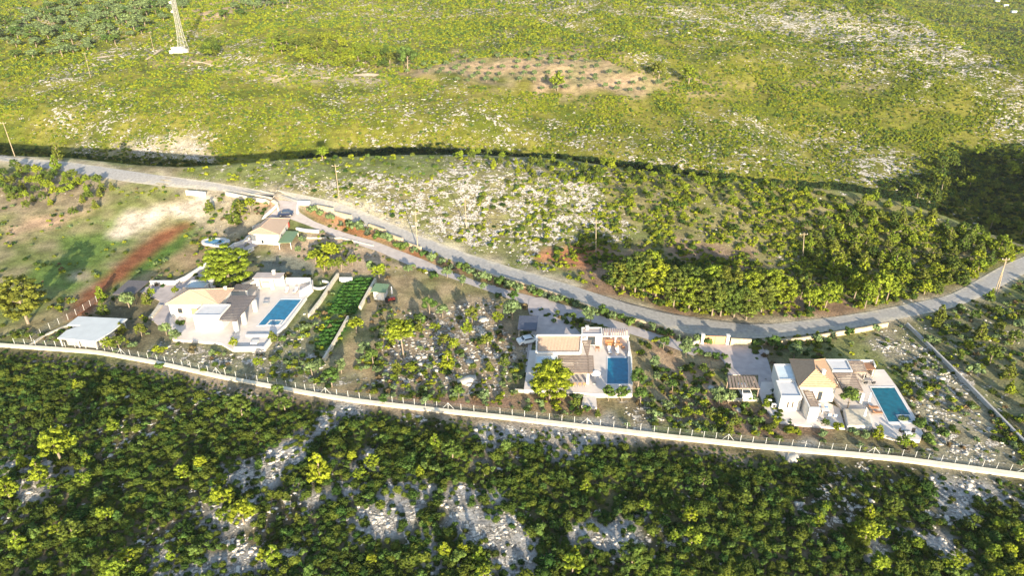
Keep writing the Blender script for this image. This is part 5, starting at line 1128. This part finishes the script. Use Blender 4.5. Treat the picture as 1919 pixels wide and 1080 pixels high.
# planted bed between road and drive
bp_ = []; su = 585
while su < 1325:
    v0 = np.interp(su, [p[0] for p in RL], [p[1] for p in RL]); v1_ = np.interp(su, [p[0] for p in DU], [p[1] for p in DU]); t = random.uniform(.28, .62)
    put('shrub', su, v0 + (v1_ - v0) * t + 4, random.uniform(17, 27), SH + SHO + AG + SHO + AG[:1], 'bed', random.uniform(.95, 1.35)); su += random.uniform(13, 22)
for u, v in ((1500, 645), (1528, 640), (1560, 634), (1590, 628), (1640, 618), (1418, 649), (1545, 641)): put('shrub', u, v, random.uniform(16, 26), SH + SHO + AG, 'bed', 1.1)
pc = pl.location; putw('shrub', pc.x, pc.y, 2.0, AG, 'planter', 1.5)
# tall pine row above the road
ROWP = [(1152, 541, 44), (1168, 546, 50), (1190, 550, 60), (1205, 553, 62), (1228, 560, 58), (1262, 575, 54), (1245, 562, 56), (1290, 580, 50), (1310, 586, 54), (1334, 592, 54), (1350, 593, 56), (1375, 596, 54), (1398, 600, 48), (1285, 562, 54), (1330, 562, 56), (1360, 570, 56), (1400, 576, 54), (1426, 586, 52), (1440, 566, 54), (1462, 572, 50), (1420, 560, 50), (1212, 535, 54)]
for i, (u, v, w) in enumerate(ROWP): put('pine', u, v, w * 1.05, BT, 'row', random.uniform(.9, 1.05))
for u, v, w in ((1515, 582, 36), (1545, 580, 38), (1558, 565, 34), (1500, 560, 32), (1640, 574, 44), (1660, 566, 36), (1620, 578, 34), (1600, 560, 36), (1650, 545, 34)): put('pine', u, v, w, YP[4:], 'slope', random.uniform(1.1, 1.5))
# young pines by the upper road
for x, y in ((220, 210), (290, 260), (400, 290), (520, 290), (690, 390), (620, 350), (740, 330), (910, 370), (900, 440), (1050, 420), (1180, 400), (1170, 490), (1200, 570), (1380, 500), (1350, 580), (1520, 490), (1300, 740), (1010, 850), (1120, 660), (1210, 640), (630, 490), (500, 540), (160, 450), (30, 500), (170, 570),
             (270, 590), (350, 620), (460, 640), (190, 680), (380, 760), (690, 690), (760, 580), (880, 560), (970, 530), (430, 430), (20, 370), (60, 330), (310, 490), (250, 380), (690, 480), (590, 620), (1000, 350), (1330, 420), (540, 430), (110, 520), (-60, 420), (-90, 520), (-150, 380)):
    put('pine', x / 7.2, 280 + y / 7.2 + 9, random.uniform(15, 21), YP, 'upper', random.uniform(.7, .95))
# yellow pines standing out of the dark scrub
FGT = [(116, 840, 60), (77, 884, 36), (214, 795, 26), (145, 721, 18), (346, 884, 30), (377, 866, 28), (417, 900, 26), (420, 933, 42), (418, 964, 22), (458, 962, 48), (601, 880, 48), (538, 929, 18), (558, 970, 18), (110, 994, 26), (138, 994, 40), (39, 1015, 32), (240, 1043, 30), (216, 1068, 48), (491, 1040, 20), (515, 1040, 38), (20, 921, 44), (45, 864, 26), (94, 907, 24), (159, 899, 28), (322, 1041, 20), (267, 1070, 18),
       (534, 756, 32), (200, 966, 28), (454, 766, 40), (167, 860, 24), (697, 866, 28), (675, 888, 24), (1098, 909, 24), (787, 882, 20), (848, 846, 36), (1076, 1040, 28), (1072, 1058, 40), (833, 1031, 26), (866, 1029, 20), (866, 1009, 14), (899, 1041, 26), (697, 1047, 20), (905, 1074, 26), (815, 827, 24), (660, 856, 22), (1263, 1002, 20), (1206, 948, 20), (1051, 895, 18), (1184, 1040, 52),
       (1292, 967, 28), (1295, 1007, 34), (1563, 920, 18), (1585, 925, 15), (1547, 950, 20), (1533, 972, 24), (1627, 960, 24), (1620, 1000, 40), (1647, 998, 30), (1612, 990, 26), (1643, 1053, 38), (1717, 1018, 22), (1823, 975, 18), (1813, 987, 18), (1865, 983, 24), (1860, 1033, 26), (1888, 1033, 24), (1913, 1010, 40), (1798, 1048, 26), (1903, 1067, 22), (1840, 1003, 14), (1780, 1060, 30), (1867, 1077, 20), (1670, 947, 28), (1317, 900, 26), (1393, 933, 30)]
GREENF = {(138, 994), (534, 756), (848, 846), (1184, 1040), (1670, 947), (1317, 900), (1393, 933), (454, 766)}
for u, v, w in FGT: put('pine', u, v + w * .42, w * 1.12, (YG[2:] if (u, v) in GREENF else ([YP[0], YP[2]] if (u, v) in ((601, 880), (1098, 909), (1627, 960)) else YP[4:7] + YP[:1])), 'front', random.uniform(.8, 1.0))
# random fill: pines of the right slope, the crest, the right garden, the far slope; olives of the clearing and top left
def fillpx(poly, d, wr, protos, kind, zone, near, ylim, tall=(.9, 1.15), lim=None, av=()):
    X, Y, Z, u, v = masked_points(poly, 1.2 / d ** 2, ylim, near, av); k = relax(X, Y, d); X, Y = X[k], Y[k]; ex = np.array([(q['p'].x, q['p'].y) for q in PL])
    n = 0
    for x, y in zip(X, Y):
        if len(ex) and np.min((ex[:, 0] - x) ** 2 + (ex[:, 1] - y) ** 2) < (d * .75) ** 2: continue
        putw(kind, float(x), float(y), random.uniform(*wr), protos, zone, random.uniform(*tall)); n += 1
        if lim and n >= lim: break
    print(zone, n)
fillpx([(1560, 400), (1640, 372), (1700, 390), (1780, 420), (1919, 480), (1900, 490), (1830, 520), (1780, 548), (1690, 568), (1600, 580), (1560, 540), (1500, 470)], 2.7, (2.4, 4.0), YP[:4] + YP + YG + SHY[:1], 'pine', 'slope', True, (110, 235), (.7, 1.0))
fillpx([(1150, 330), (1350, 338), (1560, 358), (1560, 400), (1500, 470), (1440, 440), (1300, 430), (1180, 390)], 4.4, (1.8, 3.2), YP[3:] + YG, 'pine', 'crestright', True, (150, 240), (.65, .95))
fillpx([(880, 290), (1200, 315), (1350, 335), (1340, 352), (1180, 345), (1050, 350), (960, 325), (850, 300)], 3.2, (1.8, 3.0), YP[3:] + YG, 'pine', 'crest', True, (180, 240), (.65, .95))
fillpx([(620, 296), (880, 290), (900, 300), (640, 302)], 4.0, (1.6, 2.6), SHY + SH + YP[4:], 'shrub', 'crestleft', True, (190, 240), lim=26)
fillpx([(1700, 610), (1790, 582), (1900, 530), (1960, 520), (1960, 860), (1919, 825)], 4.2, (2.0, 3.8), YP + YG + SHO, 'pine', 'rightgarden', True, (80, 170))
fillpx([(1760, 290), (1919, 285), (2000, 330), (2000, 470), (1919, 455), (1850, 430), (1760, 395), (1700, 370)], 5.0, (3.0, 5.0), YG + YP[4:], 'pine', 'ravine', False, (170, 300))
cp0 = [(745, 140), (790, 124), (880, 110), (1000, 102), (1130, 114), (1180, 142), (1240, 158), (1230, 172), (1180, 178), (1090, 178), (1020, 172), (960, 156), (860, 156), (800, 148)]
nol = 0
for i in range(-18, 26):
    for j in range(-8, 12):
        x = i * 6.4 + j * 1.6 + random.uniform(-.8, .8); y = 385 + j * 9.5 - i * .9 + random.uniform(-1, 1); z = h1(x, y); uu, vv = proj(x, y, z)
        if inpoly(uu, vv, cp0) and random.random() < .9 and nol < 110: putw('olive tree', x, y, random.uniform(2.8, 4.6), OL, 'clearing', random.uniform(.7, .9)); nol += 1
print('clearing', nol)
fillpx([(-20, 60), (60, 20), (160, 0), (600, 0), (480, 20), (420, 40), (340, 30), (300, 50), (240, 80), (120, 110), (-20, 110)], 7.2, (6.5, 10), OL + GT[:1], 'olive tree', 'topleft', False, (360, 760), (.5, .8), 190, [[(355, 0), (470, 0), (400, 45), (330, 40)]])
fillpx([(500, 85), (620, 75), (740, 110), (760, 135), (620, 130), (520, 105)], 5.5, (6, 9), YP[4:], 'pine', 'yellowmass', False, (330, 480), (.5, .75))
fillpx([(380, 90), (400, 80), (415, 105), (385, 110)], 4, (4, 6), YP[4:], 'pine', 'mast', False, (300, 480))
# only the three hundred pines that show largest stand alone, the rest is one mass
pines = sorted([q for q in PL if q['kind'] == 'pine'], key=lambda q: -q['px']); rest = [q for q in pines if q['label'] is None][292:] if len(pines) > 300 else []
print('pines', len(pines), 'rest', len(rest), 'trees', sum(q['kind'] == 'tree' for q in PL), 'olive', sum(q['kind'] == 'olive tree' for q in PL), 'shrubs', sum(q['kind'] == 'shrub' for q in PL))
if rest:
    ids = {id(q) for q in rest}; PL = [q for q in PL if id(q) not in ids]; A = np.array([(q['p'].x, q['p'].y, q['p'].z) for q in rest])
    mass('young_pines', [p.crown for p in YP + YG[2:]], A[:, 0], A[:, 1], A[:, 2], np.array([q['w'] / 3.6 for q in rest]), None, M_pine)
# labels
ZT = {'upper': ('in the thicket below the upper road at left', 'young pines below the upper road'), 'slope': ('in the dense thicket inside the road bend', 'pines of the thicket inside the road bend'),
      'crestright': ('on the scrubby hill above the tall pine row', 'small pines on the hill above the tall pine row'), 'crest': ('along the crest behind the rocky hill', 'small pines along the hill crest'),
      'rightgarden': ('beyond the grey boundary wall at right', 'small pines beyond the grey boundary wall'), 'ravine': ('in the shaded ravine at the right edge', 'pines in the shaded ravine'), 'clearing': ('in rows on the bare pinkish clearing', 'olive trees on the clearing'),
      'topleft': ('in the grey green grove at the upper left', 'olive trees of the upper left grove'), 'yellowmass': ('in the yellow wood left of the olive clearing', 'pines of the yellow wood on the far slope'), 'mast': ('right beside the foot of the lattice mast', 'pines at the foot of the mast'),
      'crestleft': ('along the far rim of the rocky hill', 'bushes on the rim of the rocky hill'), 'bed': ('in the red soil bed between road and inner drive', 'shrubs planted along the road'), 'row': ('in the tall pine row above the road', 'tall pines above the road')}
def where_garden(u, v):
    L = [('on the slope left of the middle villa', 740, 985, 570, 800), ('round the vegetable plot', 600, 740, 515, 680), ('near the left villa and its court', 180, 420, 540, 690), ('below the left pool terrace', 420, 600, 610, 780), ('between the brown lawn and the fence', 560, 740, 640, 780), ('by the small house and upper gate', 380, 600, 380, 500),
         ('below the inner drive', 560, 980, 455, 572), ('round the middle villa', 985, 1110, 570, 790), ('beside the middle pool', 1110, 1215, 600, 790), ('on the bank between middle and right villas', 1215, 1345, 630, 790), ('by the brown carport', 1345, 1450, 640, 830), ('along the road wall above the right villa', 1400, 1700, 600, 690), ('below the right villa', 1440, 1660, 770, 850), ('right of the right pool', 1660, 1800, 640, 860)]
    for n, a, b, c, d in L:
        if a <= u < b and c <= v < d: return n
    return 'among the gardens at left' if u < 900 else 'among the gardens at right'
def where_front(u, v):
    h = 'at the far left' if u < 380 else 'left of centre' if u < 760 else 'near the centre' if u < 1150 else 'right of centre' if u < 1540 else 'at the far right'
    return ('just below the path ' if v < 870 else 'midway down the scrub ' if v < 980 else 'at the bottom edge ') + h
ORD = ['largest', 'second largest', 'third largest', 'fourth largest', 'fifth largest', 'sixth largest', 'seventh largest', 'eighth largest', 'ninth largest', 'tenth largest', 'eleventh largest', 'twelfth largest']
cells = {}
for q in PL:
    if q['label']: continue
    noun = {'pine': 'pine', 'tree': 'leafy tree', 'olive tree': 'olive tree', 'shrub': 'shrub'}[q['kind']]
    if q['zone'] == 'planter': q['label'] = 'spiky grey green plant standing in the round white planter'; continue
    if q['zone'] in ('garden', 'gardenpine'): w = where_garden(q['u'], q['v']); noun = ('yellow green pine' if q['kind'] == 'pine' else noun)
    elif q['zone'] == 'front': w = where_front(q['u'], q['v']); noun = 'dark green young pine' if q['pr'] in YG else 'yellow green young pine'
    else: w = ZT[q['zone']][0]
    cells.setdefault((noun, w, q['zone']), []).append(q)
for (noun, w, z), L in cells.items():
    L.sort(key=lambda q: -q['px'])
    if z in ('garden', 'gardenpine', 'front', 'mast') and len(L) <= 12:
        for i, q in enumerate(L): q['label'] = (noun + ' ' + w if len(L) == 1 else ORD[i] + ' ' + noun + ' ' + w)
        if len(L) == 1:
            L[0]['label'] = 'only ' + noun + ' standing ' + w
    elif z in ('garden', 'gardenpine', 'front', 'mast'):
        L.sort(key=lambda q: q['u'])
        for i, q in enumerate(L): q['label'] = noun + ' ' + w; q['grp'] = noun + 's ' + w
    else:
        col = {'topleft': 'grey green', 'clearing': 'small round grey', 'row': 'tall bare stemmed', 'bed': 'planted', 'crestleft': 'low'}.get(z, 'yellow green young')
        for q in L: q['label'] = col + ' ' + noun + ' ' + w; q['grp'] = ZT[z][1]
for q in PL:
    pr = q['pr']; s = q['w'] / pr.w; nm = {'pine': 'pine_tree', 'tree': 'leafy_tree', 'olive tree': 'olive_tree', 'shrub': 'shrub'}[q['kind']]
    grp = q.get('grp') or {'garden': 'garden trees and shrubs', 'gardenpine': 'small pines in the gardens', 'front': 'young pines in the front scrub', 'mast': 'pines at the foot of the mast'}.get(q['zone'])
    if pr.trunk is None or q['kind'] == 'shrub':
        o = bpy.data.objects.new(nm, pr.crown); COL.objects.link(o)
    else:
        o = bpy.data.objects.new(nm, None); COL.objects.link(o); o.empty_display_size = .3
        c = bpy.data.objects.new('crown', pr.crown); COL.objects.link(c); c.parent = o
        t = bpy.data.objects.new('trunk', pr.trunk); COL.objects.link(t); t.parent = o
    o.location = q['p'] - Vector((0, 0, .05)); o.rotation_euler = (0, 0, random.random() * 6.283); o.scale = (s, s, s * q['tall'])
    tag(o, q['label'], q['kind'], grp)
# boulders
def boulder(u, v, w, label):
    p = g1(u, v); o = bpy.data.objects.new('boulder', random.choice(RKS)); COL.objects.link(o); o.location = p - Vector((0, 0, .1)); s = w * .62; o.scale = (s, s * .8, s * .75); o.rotation_euler = (0, 0, random.random() * 6); tag(o, label, 'boulder')
boulder(799, 511, 2.6, 'pale boulder on the kerb of the inner drive'); boulder(1386, 770, 2.6, 'pale flat boulder below the brown carport'); boulder(1436, 660, 2.0, 'grey boulder at the top corner of the right forecourt'); boulder(876, 712, 4.0, 'large pale slab rock on the slope left of the middle villa'); boulder(880, 682, 3.6, 'pale slab rock just uphill of the largest slab')
boulder(1335, 730, 2.4, 'pale rock on the bank left of the brown carport'); boulder(1485, 858, 3.0, 'white rock just below the path'); boulder(905, 600, 3.4, 'pale slanting rock beneath the inner drive bend')

# thin evening air between here and the far slope
zb = -150.0; HZ = MB().prism([(-2400, -200), (2400, -200), (2400, 2560), (-2400, 2560)], zb, 175.0)
hm = bpy.data.materials.new('haze'); hm.use_nodes = True; hn = hm.node_tree; hn.nodes.remove(hn.nodes['Principled BSDF'])
vp = hn.nodes.new('ShaderNodeVolumePrincipled'); vp.inputs['Density'].default_value = .00005; vp.inputs['Color'].default_value = (.93, .95, .97, 1); vp.inputs['Anisotropy'].default_value = .1
hn.links.new(vp.outputs[0], hn.nodes['Material Output'].inputs['Volume']); hz = HZ.build('haze', hm); tag(hz, kind='stuff')
S.cycles.volume_bounces = 0; S.cycles.volume_step_rate = 4
